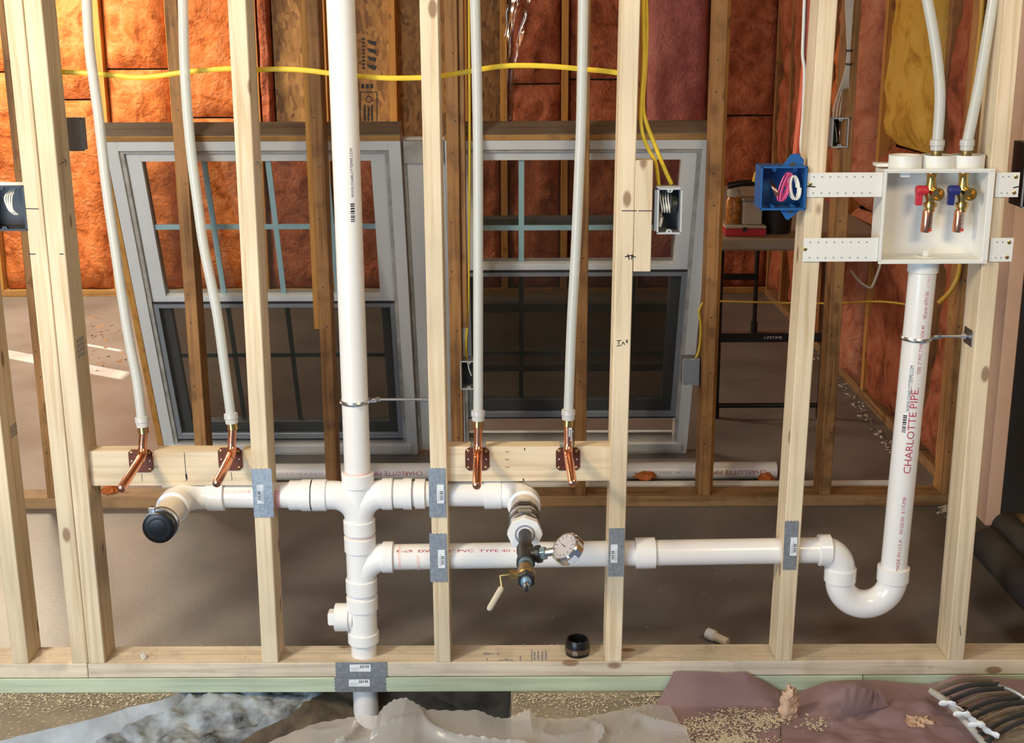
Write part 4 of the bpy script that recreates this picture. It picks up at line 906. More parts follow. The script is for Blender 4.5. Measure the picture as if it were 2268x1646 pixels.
# grey box beside the fifth stud
t, X0, X1, Z0, Z1 = ebox('grey single-gang box with coiled white wires on the packed stud', 1456, 1510, 418, 517, 0, 2.8, 'greybox', 'greybox_l')
for k in range(4):
    xx = X0+.35+k*.22; wire(t, [(xx, 1.6, Z1-.3), (xx-.1, .7, Z1-.9), (xx+.02, .4, Z1-1.7), (xx+.1, .8, Z1-2.1), (xx+.22, 1.2, Z1-1.4), (xx+.2, 1.5, Z1-.4)], .065, 'white_w')
wire(t, [(X0+.2, 1.4, Z1-1.4), (X0+.3, .5, Z1-2.2), (X0+.55, .5, Z1-2.6)], .05, 'bare'); wire(t, [(X0+.3, 1.2, Z1-2.2), (X0+.35, .6, Z1-2.7), (X0+.2, .5, Z0+.5)], .16, 'white_w', 'cable_sheath')
for k in range(3): wire(t, [(X1-.4-k*.2, 1.6, Z1-.3), (X1-.3-k*.15, .6, Z1-1.2), (X1-.5-k*.2, .7, Z1-2.2)], .08, 'black_w')
g = G().box(X0-.15, X1-.1, -.05, .9, Z1+.1, Z1+.16); obj('cable_clamp', g, M['greybox_l'], t)
obj('side_flange', G().box(X0-.28, X0-.02, 0, 1.2, Z0+.2, Z1-.1), M['greybox'], t)
# blue two-gang box
t, X0, X1, Z0, Z1 = ebox('blue two-gang electrical box with coiled magenta and white wires', 1684, 1787, 370, 464, -.35, 3.0, 'bluebox', 'bluebox', ears=False, inside='bluebox')
for fx_ in (.28, .74):
    for zz_ in (Z1-.22, Z0+.22): obj('screw_post', G().ring((X0+(X1-X0)*fx_, -.36, zz_), (0, 1, 0), .07, .15, 0, 1.2, 14), M['bluebox'], t, smooth=True)
def coil(cx, cz, rx, rz, n, r, m, lean=0.0, y=.4, dx=.12):
    pts = []
    for k in range(n*14+1):
        a = 2*math.pi*k/14; f = k/14
        pts.append(Vector((cx+f*dx+rx*math.cos(a)+lean*rz*math.sin(a), y-.1*f+.15*math.sin(a*.5), cz+rz*math.sin(a))))
    return obj('wire_coil', G().tube(pts, r, 6), M[m], t, smooth=True)
xm = X0+(X1-X0)*.5; zm = (Z0+Z1)/2+.05
coil(xm+.05, zm, .26, 1.2, 3, .085, 'pink_w', .30, .35, .13); coil(xm+.85, zm-.05, .36, 1.0, 3, .085, 'white_w', -.12, .2, .10)
for k in range(4): wire(t, [(xm-.95+k*.14, .8, zm+.5-k*.1), (xm-.8+k*.14, .3, zm-.1-k*.1), (xm-.35+k*.12, .5, zm-1.0)], .05, 'bare')
for s in (1, -1):
    zz_ = Z1 if s > 0 else Z0; xx = X1-1.15
    poly = [(xx-.85, zz_), (xx+.95, zz_), (xx+1.0, zz_+s*.55), (xx+.45, zz_+s*1.1), (xx-.15, zz_+s*1.0)]
    if s < 0: poly = [(xx-.9, zz_), (xx+.95, zz_), (xx+.55, zz_-.45), (xx-.1, zz_-1.0), (xx-.3, zz_-.9)]
    obj('bracket_tab', G().prism(poly, .1, .22), M['bluebox'], t, bevel=.02)
    obj('tab_hole', G().cyl((xx+.05, .09, zz_+s*.12), (0, -1, 0), .26, 0, .02, 16), M['inside'], t)
# black box on the left pair of studs
t, X0, X1, Z0, Z1 = ebox('black electrical box with white wires at the left edge', -38, 50, 412, 510, 0, 2.8, 'blackbox', 'blackbox', inside='blackbox')
for k in range(4): wire(t, [(X1-1.4+k*.12, 1.2, Z1-.4), (X1-1.75+k*.2, .4, Z1-1.0), (X1-1.5+k*.12, .3, Z1-2.0), (X1-1.15+k*.1, .6, Z1-2.5)], .07, 'white_w')
wire(t, [(X1-.3, 1.8, Z1), (X1-.2, 2.0, Z1+.9), (X1-.12, 2.2, Z1+2.2)], .20, 'yellow', 'cable')
# box at the right edge
ebox('black electrical box at the right edge beside the outlet box', 2262, 2320, 318, 460, -.2, 3, 'blackbox', 'greybox')
# boxes on the old wall
t, X0, X1, Z0, Z1 = ebox('small grey box seen from behind, left of the white window', 152, 179, 262, 333, 5, 1.2, 'greybox', 'greybox', ears=False)
obj('cover', G().box(X0+.03, X1-.03, 4.9, 5.0, Z0+.03, Z1-.03), M['greybox'], t, bevel=.03)
t, X0, X1, Z0, Z1 = ebox('dark box under a fan of grey wires beside an old stud', 1842, 1880, 262, 326, YM-.3, 2.6, 'greybox', 'greybox_l')
for k in range(5):
    x_ = X0+.25+k*.38
    wire(t, [(x_, YM+.8, Z1+.02), (x_+.05, YM+.6, Z1+1.5), P(1870+k*2.5, 165, YM-.3), P(1876+k*1.5, 130, YM-.4), P(1877+k*1.5, 100, YM-.4), P(1872+k*5, -40, YM-.4)], .11, 'grey_w', 'cable')
for yy in (112, 142): p = P(1880, yy, YM-.4); obj('cable_tie', G().ring(p, UP, .3, .42, -.1, .1, 12), M['ink'], t)
for k in range(3): wire(t, [(X0+.5+k*.5, YM+1.2, Z1-.5), (X0+.6+k*.4, YM+.4, Z1-1.6), (X0+.8+k*.3, YM+.6, Z0+.5)], .06, 'bare' if k == 1 else 'grey_w')
t, X0, X1, Z0, Z1 = ebox('dark box with one white wire on the old stud behind the third tube', 1021, 1056, 801, 862, YM-.2, 2.6, 'greybox', 'greybox_l')
wire(t, [(X0+.9, YM+1, Z1-.3), (X0+1.0, YM+.3, Z1-1.0), (X0+1.3, YM+.5, Z1-2.0)], .08, 'white_w')
wire(t, [(X0+.7, YM+1.5, Z1), P(1032, 760, YM+1), P(1036, 700, YM+1), P(1038, 600, YM+1), P(1040, 300, YM+1.4), P(1038, -40, YM+1.6)], .16, 'yellow', 'cable')
t, X0, X1, Z0, Z1 = ebox('grey box turned backwards on the old stud right of the windows', 1512, 1549, 796, 852, YM+1.5, 2.4, 'greybox', 'greybox_l', ears=False)
obj('back_cover', G().prism([(X0, Z0+.15), (X0+.4, Z0-.05), (X0+.8, Z0+.15), (X0+1.2, Z0-.05), (X1, Z0+.15), (X1, Z1-.1), (X1-.4, Z1+.1), (X0+1.1, Z1-.1), (X0+.6, Z1+.1), (X0, Z1-.1)], YM+1.3, YM+1.45), M['alum'], t)
wire(t, [(X1-.4, YM+2, Z1), P(1549, 770, YM+2), P(1552, 720, YM+2), P(1548, 690, YM+2), P(1556, 670, YM+2)], .14, 'yellow', 'cable')

# ================================================================== cables
def cable(label, pts, r=.17, m='yellow', flat=None, name='yellow_cable', cat='cable'):
    g = G().tube(catmull(pts, 7), r, 10, flat=flat); return tag(obj(name, g, M[m], None, smooth=True), label, cat)
YC = 3.2
cable('yellow cable threaded level through the new studs near the top', [P(x, y, YC) for x, y in ((118, 157), (150, 160), (205, 163), (260, 168), (300, 172), (345, 169), (400, 161), (450, 156), (510, 152), (565, 155), (620, 153), (680, 156), (735, 163), (800, 169), (860, 173), (935, 172), (980, 168), (1040, 158), (1100, 148), (1150, 145), (1220, 147), (1290, 153), (1345, 158), (1376, 163))], .22, 'yellow', .55)
cable('yellow cable looping down to the left of the grey single-gang box', [P(1424, -30, 1.2), P(1425, 60, 1.2), P(1426, 130, 1.2), P(1422, 200, 1.0), P(1419, 260, .9), P(1424, 300, .9), P(1436, 330, 1.2), P(1452, 360, 1.4), P(1459, 410, 1.6)], .17, 'yellow')
cable('yellow cable bowing right into the grey single-gang box', [P(1430, -30, 2.0), P(1432, 70, 2.0), P(1429, 150, 1.6), P(1424, 235, 1.2), P(1432, 275, 1.2), P(1452, 325, 1.5), P(1470, 370, 1.6), P(1487, 408, 1.7)], .19, 'yellow')
cable('thin amber cable strung level across the far room', [P(1560, 664, 60), P(1592, 667, 62), P(1700, 670, 62), P(1800, 672, 60), P(1880, 671, 56), P(1930, 668, 54), P(1975, 670, 52), P(2030, 678, 50)], .14, 'yellow_d')
cable('amber cable hanging behind the right riser tube', [P(2178, -20, 47.4), P(2170, 80, 47.4), P(2158, 180, 47.4), P(2149, 260, 47.4), P(2144, 330, 47.4), P(2138, 440, 47.4), P(2126, 590, 47.4), P(2108, 640, 47.4), P(2078, 672, 47.4)], .28, 'yellow_d')
cable('old grey cable loop hanging in the side wall under the outlet box', [P(1885, 600, 54), P(1900, 620, 54), P(1915, 632, 54), P(1930, 636, 54), P(1942, 610, 54), P(1950, 585, 54), P(1955, 560, 54)], .16, 'grey_w', name='grey_cable')
cable('red cable running down beside the stud with the blue box', [P(1792, -30, 6), P(1787, 90, 6), P(1780, 180, 6), P(1772, 260, 6), P(1763, 345, 5)], .32, 'redcable', name='red_cable')
cable('white cable tied to the red cable near the blue box', [P(1783, -30, 5.6), P(1780, 60, 5.6), P(1778, 120, 5.6), P(1782, 160, 5.4), P(1779, 250, 5.4), P(1772, 340, 5)], .15, 'white_w', name='white_cable')

# ================================================================== windows leaning behind the old wall
Bw = PZ(630, 1008, 0); Tw = P(630, 311, 52.6)
WD = Vector((0, Tw.y-Bw.y, Tw.z-Bw.z)); WH = WD.length; WD.normalize(); WN = Vector((0, -WD.z, WD.y))     # WN faces the viewer
Bo = Vector((0, Bw.y, 0))
def wp(x, y, d=0.0):
    r_ = ray(x, y); o_ = Bo+WN*d; t_ = (o_-CAM).dot(WN)/r_.dot(WN); q = CAM+r_*t_; return q.x, (q-o_).dot(WD)
def wpt(u, v, d): return Vector((u, Bo.y, Bo.z))+WD*v+WN*d
def wbox(g, u0, u1, v0, v1, d0, d1):
    return g.hexa([wpt(u0, v0, d1), wpt(u1, v0, d1), wpt(u1, v0, d0), wpt(u0, v0, d0)], [wpt(u0, v1, d1), wpt(u1, v1, d1), wpt(u1, v1, d0), wpt(u0, v1, d0)])
def frame(g, u0, u1, v0, v1, wl_, wr_, wb_, wt_, d0, d1):
    wbox(g, u0, u0+wl_, v0, v1, d0, d1); wbox(g, u1-wr_, u1, v0, v1, d0, d1); wbox(g, u0+wl_, u1-wr_, v0, v0+wb_, d0, d1); wbox(g, u0+wl_, u1-wr_, v1-wt_, v1, d0, d1); return g
def window(label, u0, u1, v1, muntin_u, muntin_v, vmeet, vsash_top, vlow_b, dd=0.0, head=True, jamb=False):
    t = thing('window_unit', label, 'window', wpt((u0+u1)/2, 0, dd-2), 'vinyl windows leaning behind the old wall')
    obj('outer_frame', frame(G(), u0, u1, 0, v1, 1.5, 1.5, 1.4, 1.3, dd-3.2, dd), M['vinyl'], t, bevel=.05)
    obj('frame_bead', frame(G(), u0+1.5, u1-1.5, 1.4, v1-1.3, .5, .5, .5, .5, dd-2.6, dd-.35), M['vinyl_d'], t)
    us0, us1 = u0+2.0, u1-2.0
    sa = obj('upper_sash', frame(G(), us0, us1, vmeet, v1-1.8, 1.9, 1.9, .9, 1.35, dd-2.6, dd-.9), M['vinyl'], t, bevel=.04)
    ga0, ga1, gb0, gb1 = us0+1.9, us1-1.9, vmeet+.9, v1-3.15
    obj('pane', wbox(G(), ga0, ga1, gb0, gb1, dd-1.8, dd-1.7), M['glass'], sa)
    for u in muntin_u: obj('muntin', wbox(G(), u-.35, u+.35, gb0, gb1, dd-1.68, dd-1.45), M['teal'], sa)
    for v in muntin_v[:1]: obj('muntin', wbox(G(), ga0, ga1, v-.33, v+.33, dd-1.66, dd-1.43), M['teal'], sa)
    lo = obj('lower_sash', frame(G(), us0, us1, vlow_b, vmeet-.1, 2.0, 2.0, 1.9, 1.2, dd-3.0, dd-1.9), M['alum'], t, bevel=.04)
    obj('pane', wbox(G(), us0+2, us1-2, vlow_b+1.9, vmeet-1.3, dd-2.5, dd-2.4), M['glass'], lo)
    for u in muntin_u: obj('muntin', wbox(G(), u-.32, u+.32, vlow_b+1.9, vmeet-1.3, dd-2.7, dd-2.52), M['teal'], lo)
    for v in muntin_v[1:]: obj('muntin', wbox(G(), us0+2, us1-2, v-.32, v+.32, dd-2.7, dd-2.52), M['teal'], lo)
    sc_ = obj('screen_frame', frame(G(), us0-.25, us1+.25, vlow_b-.3, vmeet-.15, .95, .95, .95, .75, dd-1.3, dd-.7), M['alum'], t, bevel=.04)
    obj('screen_gasket', frame(G(), us0-.42, us1+.42, vlow_b-.47, vmeet-.02, .18, .18, .18, .18, dd-1.2, dd-.64), M['ink'], sc_)
    obj('screen_mesh', wbox(G(), us0+.7, us1-.7, vlow_b+.65, vmeet-.9, dd-1.06, dd-1.02), M['screen'], sc_)
    obj('sill', wbox(G(), u0+.8, u1-.8, .5, 1.9, dd-3.2, dd+.25), M['vinyl'], t, bevel=.05)
    if head:
        obj('wood_head', wbox(G(), u0-.8 if jamb else u0, u1, v1, v1+.75, dd-3.6, dd+.1), M['amber_h'], t, bevel=.04)
        obj('dusty_top', wbox(G(), u0-.8 if jamb else u0, u1, v1+.75, v1+.95, dd-3.6, dd+.02), M['weathered'], t)
    if jamb: obj('wood_jamb', wbox(G(), u0-.85, u0-.02, 0, v1, dd-3.6, dd+.1), M['amber'], t, bevel=.04)
    return t
V1 = wp(560, 313)[1]; uL = (wp(249, 311)[0]+wp(344, 975)[0])/2; uR = (wp(903, 313)[0]+wp(911, 1000)[0])/2
window('white vinyl window leaning behind the vent stack, left of the pair', uL, uR, V1, [wp(446, 365)[0], wp(589, 365)[0], wp(718, 365)[0]], [wp(560, 515)[1], wp(560, 810)[1]], wp(560, 676)[1], 0, wp(560, 975)[1], 0, True, True)
uL2 = wp(985, 330)[0]; uR2 = (wp(1572, 320)[0]+wp(1533, 985)[0])/2
window('white vinyl window leaning behind the short tubes, right of the pair', uL2, uR2, V1, [wp(1155, 420)[0], wp(1420, 420)[0]], [wp(1250, 517)[1], wp(1250, 805)[1]], wp(1250, 606)[1], 0, wp(1250, 927)[1], 0, True, False)
# a third sash set stacked behind the right one
t = thing('spare_window', 'grey spare window sash stacked behind the right leaning window', 'window', wpt(0, 0, -5))
fr = obj('sash_frame', frame(G(), uL2+1, uR2-2.2, wp(1250, 816, -5)[1], wp(1250, 478, -5)[1], 1.6, 1.6, 1.2, 1.0, -5.2, -4.2), M['alum'], t, bevel=.04)
obj('meeting_rail', wbox(G(), uL2+2.6, uR2-3.8, wp(1250, 686, -5)[1], wp(1250, 667, -5)[1], -5.2, -4.3), M['alum'], t, bevel=.03)
obj('upper_rail', wbox(G(), uL2+2.6, uR2-3.8, wp(1250, 502, -5)[1], wp(1250, 486, -5)[1], -5.0, -4.3), M['teal'], t, bevel=.03)
obj('pane', wbox(G(), uL2+2.6, uR2-3.8, wp(1250, 800, -5)[1], wp(1250, 690, -5)[1], -4.9, -4.8), M['glass'], t)
# painted board standing between the two windows
a_ = wp(897, 335)[0]; b_ = wp(962, 335)[0]
wbd = thing('painted_board', 'white painted board leaning between the two windows', 'board', wpt((a_+b_)/2, 0, -1.5))
obj('face_board', wbox(G(), uR+.1, uL2-.1, 0, V1-.3, -1.9, -1.2), M['white_paint'], wbd, bevel=.05)
obj('edge_trim', wbox(G(), uR+.1, uR+.5, 0, V1-.3, -1.2, -.9), M['vinyl_d'], wbd, bevel=.03)
obj('cap_block', wbox(G(), uR+.3, uL2-.2, V1-3.4, V1-.4, -1.2, -.6), M['vinyl_d'], wbd, bevel=.05)

# ================================================================== loose pipes and scraps on the far floor
yl = PZ(1000, 1064, 0).y
fp = thing('loose_drain_pipe', 'thick white pipe lying on the floor behind the old wall', 'pipe', (0, yl, 0))
r3 = 1.18; z3 = r3; ya = yl+.3
lp_ = obj('pipe', G().cyl((0, ya, z3), (1, 0, 0), r3, XY(600, 1045, ya), XY(1718, 1045, ya), 28), M['pvc'], fp, smooth=True)
def up_down(body, x0, x1):   # printing reads upside down, right to left
    return obj('lettering', text_cyl(body, (0, ya, z3), (-1, 0, 0), (0, -1, .10), r3+.012, -XY(x0, 1050, ya), -XY(x1, 1050, ya), .85), M['redink'], fp)
up_down('CHARLOTTE PIPE.', 1694, 1566); up_down('CHARLOTTE PIPE', 937, 822)
obj('lettering', text_cyl('PVC DWV  ASTM D 1785  NSF-PW', (0, ya, z3), (-1, 0, 0), (0, -1, .10), r3+.012, -XY(1530, 1050, ya), -XY(1400, 1050, ya), .5), M['greyink'], fp); obj('lettering', text_cyl('03 30 2E 28 38 IV 50 36 PVC', (0, ya, z3), (-1, 0, 0), (0, -1, .10), r3+.012, -XY(718, 1050, ya), -XY(618, 1050, ya), .6), M['faintred'], fp)
y2 = PZ(1000, 1086, 0).y
sp_ = thing('loose_supply_pipe', 'thin white pipe lying in front of the thick floor pipe', 'pipe', (0, y2, 0))
obj('pipe', G().cyl((0, y2+.3, .55), (1, 0, 0), .52, XY(360, 1078, y2), XY(1985, 1078, y2), 20), M['pvc'], sp_, smooth=True)
def scrap(label, x, y, w_, h_, Y, seed_, mat='insul', z=None, name='insulation_scrap', squash=.8, n=26, m_=18, amp=.4, fq=1.9):
    c = P(x, y, Y); g = G()
    def fn(u, v):
        th_ = 2*math.pi*u; ph = math.pi*v
        d = Vector((math.sin(ph)*math.cos(th_), math.sin(ph)*math.sin(th_), math.cos(ph)))
        k = 1+amp*noise.fractal(d*fq+Vector((seed_, 0, 0)), 1, 2, 4)
        return c+Vector((d.x*w_*k, d.y*w_*squash*k, d.z*h_*k))
    g.grid(fn, n, m_)
    return tag(obj(name, g, M[mat], None, smooth=True, sharp=75), label, 'insulation')
scrap('orange insulation scrap on the floor pipes left of the old stud', 1428, 1054, 1.5, .5, ya-1.6, 3, 'insul')
scrap('orange insulation scrap at the right end of the thick floor pipe', 1697, 1060, 1.0, .75, ya-1.6, 8, 'insul')
scrap('orange insulation scrap at the left end of the thin floor pipe', 244, 1086, 1.05, .6, 50.5, 12, 'insul', n=34, m_=26, amp=.6, fq=2.6)
scrap('small white fluff on the bottom plate near the left pair of studs', 318, 1454, .28, .32, 1.0, 17, 'debris', amp=.5)
# capped stub behind the new wall
q0 = PZ(1568, 1416, 0); st1 = thing('pipe_offcut', 'short white capped pipe offcut on the slab behind the new wall', 'pipe', (q0.x, q0.y, 0))
oa = P(1566, 1402, q0.y)+Vector((0, 0, .0)); od = (Vector((1.9, -1.5, -.35))).normalized()
oa.z = max(oa.z, .62)
obj('pipe', G().cyl(oa, od, .46, .4, 2.4, 20), M['pvc_tan'], st1, smooth=True); obj('end_cap', G().lathe(oa, od, [(-.1, .45), (0, .58), (.9, .6), (.95, .46)], 20), M['pvc'], st1, smooth=True)
# rubber coupling sitting on the bottom plate
c = PZ(1279, 1447, 3.0); cy_ = max(c.y, 1.4); cx_ = c.x
rc2 = thing('rubber_coupling', 'open black rubber coupling with steel band standing on the bottom plate', 'pipe coupling', (cx_, cy_, 3.0))
obj('sleeve', G().lathe((cx_, cy_, 3.0), UP, [(0, .9), (0, 1.12), (.5, 1.14), (.9, 1.16), (1.5, 1.02), (1.55, .98), (1.5, .88), (.05, .88)], 32), M['rubber'], rc2, smooth=True)
obj('clamp_band', G().ring((cx_, cy_, 3.35), UP, 1.13, 1.19, 0, .45, 32), M['band'], rc2, smooth=True); obj('clamp_screw', G().box(cx_-.55, cx_-.05, cy_-1.38, cy_-1.1, 3.38, 3.75), M['steel'], rc2, bevel=.05)

# ================================================================== folding table with things on it
ty0 = PZ(1583, 925, 0).y; tx0 = PZ(1583, 925, 0).x; ty1 = ty0+58; tx1 = tx0+18; tz = P(1650, 530, ty0-3).z
tb = thing('folding_table', 'folding table with black metal legs against the side wall', 'table', ((tx0+tx1)/2, (ty0+ty1)/2, 0))
obj('table_top', G().box(tx0-2, XR-.3, ty0-4, ty1+4, tz-1.6, tz), M['tablep'], tb, bevel=.3)
for y in (ty0, ty1):
    for x in (tx0, tx1-1.5): 
        lg = obj('leg', G().tube([(x, y, .3), (x, y, tz-1.6)], .55 if y == ty0 else .45, 12), M['blackm'], tb, smooth=True)
        obj('foot', G().tube([(x, y, 0), (x, y, 2.2)], .68, 12), M['blackm'], lg, smooth=True)
zb1, zb2 = P(1700, 748, ty0).z, P(1700, 898, ty0).z
cb = obj('cross_bar', G().box(tx0, tx1-1.5, ty0-.35, ty0+.35, zb1-.65, zb1+.65), M['blackm'], tb, bevel=.08); obj('brace', G().tube([(tx0, ty0, zb2), (tx1-1.5, ty0, zb2)], .38, 10), M['blackm'], tb, smooth=True)
zb3 = P(1640, 613, ty1).z; obj('cross_bar', G().box(tx0, tx1-1.5, ty1-.4, ty1+.4, zb3-.6, zb3+.6), M['blackm'], tb, bevel=.08)
tl = P(1693, 751, ty0-.4); tr_ = P(1732, 751, ty0-.4)
obj('lettering', text_flat('LIFETIME', (tl.x, ty0-.37, tl.z), (1, 0, 0), (0, 0, 1), tr_.x-tl.x, .42), M['label'], cb)
def onto(x, y): return P(x, y, ty0-1)
# items on the table
YT = ty0-.5
def tp(x): return XY(x, 500, YT)
rb = thing('toolbox', 'flat red box with grey lid on the folding table', 'box', (tp(1650), YT+3, tz)); h_ = P(1650, 501, YT).z-tz
obj('case', G().box(tp(1607), tp(1698), YT, YT+6, tz, tz+h_*.75), M['red'], rb, bevel=.12); obj('lid', G().box(tp(1607), tp(1698), YT-.1, YT+6, tz+h_*.77, tz+h_), M['whitep'], rb, bevel=.1); obj('latch', G().box(tp(1650)-.3, tp(1650)+.3, YT-.2, YT, tz+h_*.5, tz+h_*.9), M['ink'], rb)
zr = tz+h_
jr = thing('snack_jar', 'clear jar of orange snacks with white lid on the red box', 'jar', (tp(1629), YT+3, zr)); hj = P(1628, 440, YT).z-zr
obj('jar_body', G().lathe((tp(1629), YT+2.8, zr), UP, [(0, .9), (.1, 1.15), (hj*.85, 1.15), (hj, .8)], 20), M['jar'], jr, smooth=True); obj('lid', G().lathe((tp(1629), YT+2.8, zr), UP, [(hj, .95), (hj+.9, 1.0), (hj+1.2, .7)], 20), M['whitep'], jr, smooth=True)
wc = thing('storage_tub', 'pale plastic tub beside the snack jar', 'tub', (tp(1667), YT+3, zr)); ht = P(1667, 448, YT).z-zr
obj('tub', G().box(tp(1647), tp(1690), YT+1, YT+5, zr, zr+ht), M['whitep'], wc, bevel=.2); obj('lid', G().box(tp(1645), tp(1692), YT+.8, YT+5.2, zr+ht, zr+ht+.5), M['tablep'], wc, bevel=.1)
bk = thing('black_bucket', 'black bucket on the folding table behind the blue box', 'bucket', (tp(1728), YT+4, tz)); hb = P(1728, 430, YT).z-tz
obj('pail', G().lathe((tp(1730), YT+4, tz), UP, [(0, 2.0), (.1, 2.3), (hb*.9, 2.6), (hb*.9, 2.75), (hb, 2.75), (hb, 2.5), (.6, 2.1)], 28), M['blackm'], bk, smooth=True)
cb2 = thing('clamp_tool', 'dark clamp with yellow pad lying on the jar and tub', 'clamp', (tp(1655), YT+3, zr+ht))
obj('bar', G().tube([P(1612, 412, YT+2), P(1640, 406, YT+2), P(1690, 404, YT+3)], .5, 10), M['blackm'], cb2, smooth=True); obj('pad', G().tube([P(1672, 404, YT+1), P(1680, 385, YT+1), P(1688, 378, YT+1)], [.5, .7, .35], 10), M['yellow'], cb2, smooth=True)
# sheet of clear poly hanging in the far wall
def polyf(u, v):
    x = 1117+u*(64-40*min(1, v*1.6)); y = -20+v*285
    p = P(x, y, YB-.8); p.y += .9*math.sin(u*9+v*3)*.6+.5*noise.noise(Vector((u*5, v*9, 2))); return p
tag(obj('poly_sheet', G().grid(polyf, 12, 30), M['poly'], None, smooth=True, sharp=70), 'crinkled clear plastic strip hanging on the far insulation', 'plastic sheet')

# ================================================================== foreground debris
# dark duct at the right
d0 = P(2195, 1215, 17); d1 = P(2290, 1318, 8); d0.z = max(d0.z, 1.9); d1.z = max(d1.z, 1.8)
du = thing('flexible_duct', 'dark flexible duct lying on the slab at the right edge', 'duct', (d0+d1)/2)
def wav(a, b, r, n=44):
    pts = [a+(b-a)*k/n for k in range(n+1)]; return pts, [r*(1+.035*(1 if k % 2 else -1)) for k in range(n+1)]
a_, b_ = d0+(d0-d1)*.15, d1+(d1-d0)*.4
p_, r_ = wav(a_, b_, 1.75); obj('hose', G().tube(p_, r_, 22), M['duct'], du, smooth=True, sharp=60)
p_, r_ = wav(a_+Vector((2.6, 2.2, 1.2)), b_+Vector((2.8, 2.0, 1.2)), 1.5); obj('hose', G().tube(p_, r_, 22), M['duct'], du, smooth=True, sharp=60)
# translucent sheeting over the trench
top_px = [(560, 1660, .2), (640, 1625, .3), (700, 1602, .6), (760, 1592, .9), (800, 1584, 1.2), (835, 1586, 1.4), (850, 1565, 2.2), (872, 1550, 2.7), (898, 1545, 2.8), (925, 1560, 2.2), (945, 1572, 1.6), (1000, 1574, 1.2), (1060, 1573, 1.1), (1092, 1588, .7), (1120, 1592, .5), (1150, 1580, 1.0), (1172, 1570, 1.4), (1190, 1590, .9), (1240, 1592, .35), (1300, 1588, .35), (1370, 1574, .4), (1440, 1560, .3), (1480, 1556, .25)]
tops = [PZ(x, y, z) for x, y, z in top_px]
def sheetf(u, v):
    f_ = u*(len(tops)-1); i = min(int(f_), len(tops)-2); p = tops[i].lerp(tops[i+1], f_-i)
    q = Vector((p.x+ (u-.5)*3*v, p.y-11*v, 0))
    wv = 1.8*noise.noise(Vector((q.x*.10, q.y*.13, 4))); r1 = 1-abs(math.sin(q.x*.30+q.y*.16+wv*1.6)); r2 = 1-abs(math.sin(q.x*.17-q.y*.42+wv*2.2+1))
    fold = .95*r1**4+.65*r2**5+.10*noise.noise(Vector((q.x*.4, q.y*.4, 4)))
    z = p.z*(1-v)**1.6+fold*min(1, v*3)+.25*min(1, v*4)
    if v < .02: z += .05*math.sin(u*260)
    q.z = max(z, .05); return q
ps = obj('plastic_sheeting', G().grid(sheetf, 220, 44), M['sheet'], None, smooth=True, sharp=80); tag(ps, 'crumpled milky plastic sheeting over the trench in front of the wall', 'plastic sheet')
# rosin paper
def paperobj(label, fn, nu, nv, name='rosin_paper'):
    o = obj(name, G().grid(fn, nu, nv), M['paper'], None, smooth=True, sharp=50); return tag(o, label, 'paper')
tpx = [(1492, 1487), (1560, 1489), (1600, 1491), (1650, 1489), (1690, 1508), (1722, 1526)]
tpw = [P(x, y, -.35) for x, y in tpx]
bpx = [(1448, 1568), (1520, 1566), (1600, 1566), (1650, 1566), (1700, 1568), (1735, 1566)]
bpw = [PZ(x, y, .15) for x, y in bpx]
def pick(L_, u): f_ = u*(len(L_)-1); i = min(int(f_), len(L_)-2); return L_[i].lerp(L_[i+1], f_-i)
def pa(u, v):
    a, b = pick(tpw, u), pick(bpw, u)
    if v < .5:
        k = v/.5; q = a.lerp(b, k); q.y -= .5*math.sin(k*math.pi)*.6; q.z += .12*noise.noise(Vector((u*6, k*3, 2)))*math.sin(k*math.pi); return q
    k = (v-.5)/.5; q = b+Vector((-1.2*k+(.5-u)*3*k, -10*k, 0)); q.z = .15+.10*noise.noise(Vector((q.x*.5, q.y*.5, 7))); return q
paperobj('dusty reddish paper draped up over the green sill', pa, 40, 40)
tp2 = [(1722, 1560), (1780, 1532), (1830, 1513), (1880, 1510), (1940, 1510), (2000, 1516), (2050, 1520), (2075, 1515)]
tw2 = [P(x, y, -.5) for x, y in tp2]
def pb(u, v):
    a = pick(tw2, u); q = Vector((a.x+(u-.4)*4*v, a.y-10*v, 0)); 
    z = a.z*(1-v)**1.3; z += (1.0*math.exp(-((u-.42)/.10)**2)*math.sin(min(1, v*2.2)*math.pi)) + .5*noise.fractal(Vector((q.x*.3, q.y*.35, 3)), 1, 2, 3)*min(1, v*3)
    q.z = max(.08, z+.15); return q
paperobj('crumpled reddish paper heaped below the trap', pb, 60, 36)
def pflap(u, v):
    c0 = PZ(1868, 1585, 1.2); c1 = PZ(1972, 1560, 1.0)
    q = c0.lerp(c1, u); rag = .5*noise.noise(Vector((u*9, 0, 5)))+.25*noise.noise(Vector((u*25, 0, 5)))
    h = (2.2-1.0*u+rag)*v; return q+Vector((.9*v*math.sin(u*4)-.3, .9*v*v-.4, h+.35*math.sin(u*7)*v))
paperobj('torn upright flap of reddish paper below the trap', pflap, 30, 12)
tp3 = [P(x, y, -.6) for x, y in ((2070, 1518), (2120, 1504), (2200, 1498), (2290, 1496))]
def pc(u, v):
    a = pick(tp3, u); q = Vector((a.x+1.5*v, a.y-3.2*v, max(.1, a.z*(1-v)+.4*math.sin(u*5+v*2)))); return q
paperobj('dark folded paper roll along the sill at the right edge', pc, 24, 14)
scrap('fibrous tan insulation tuft standing on the reddish paper', 1748, 1566, .85, 2.0, -5.0, 21, 'tuft', squash=.7, n=40, m_=40, amp=.28, fq=3.2)
scrap('crumbly brown insulation scrap on the paper below the trap', 2030, 1606, 1.2, .6, -6.5, 31, 'tuft', amp=.6, fq=3, n=40, m_=26)
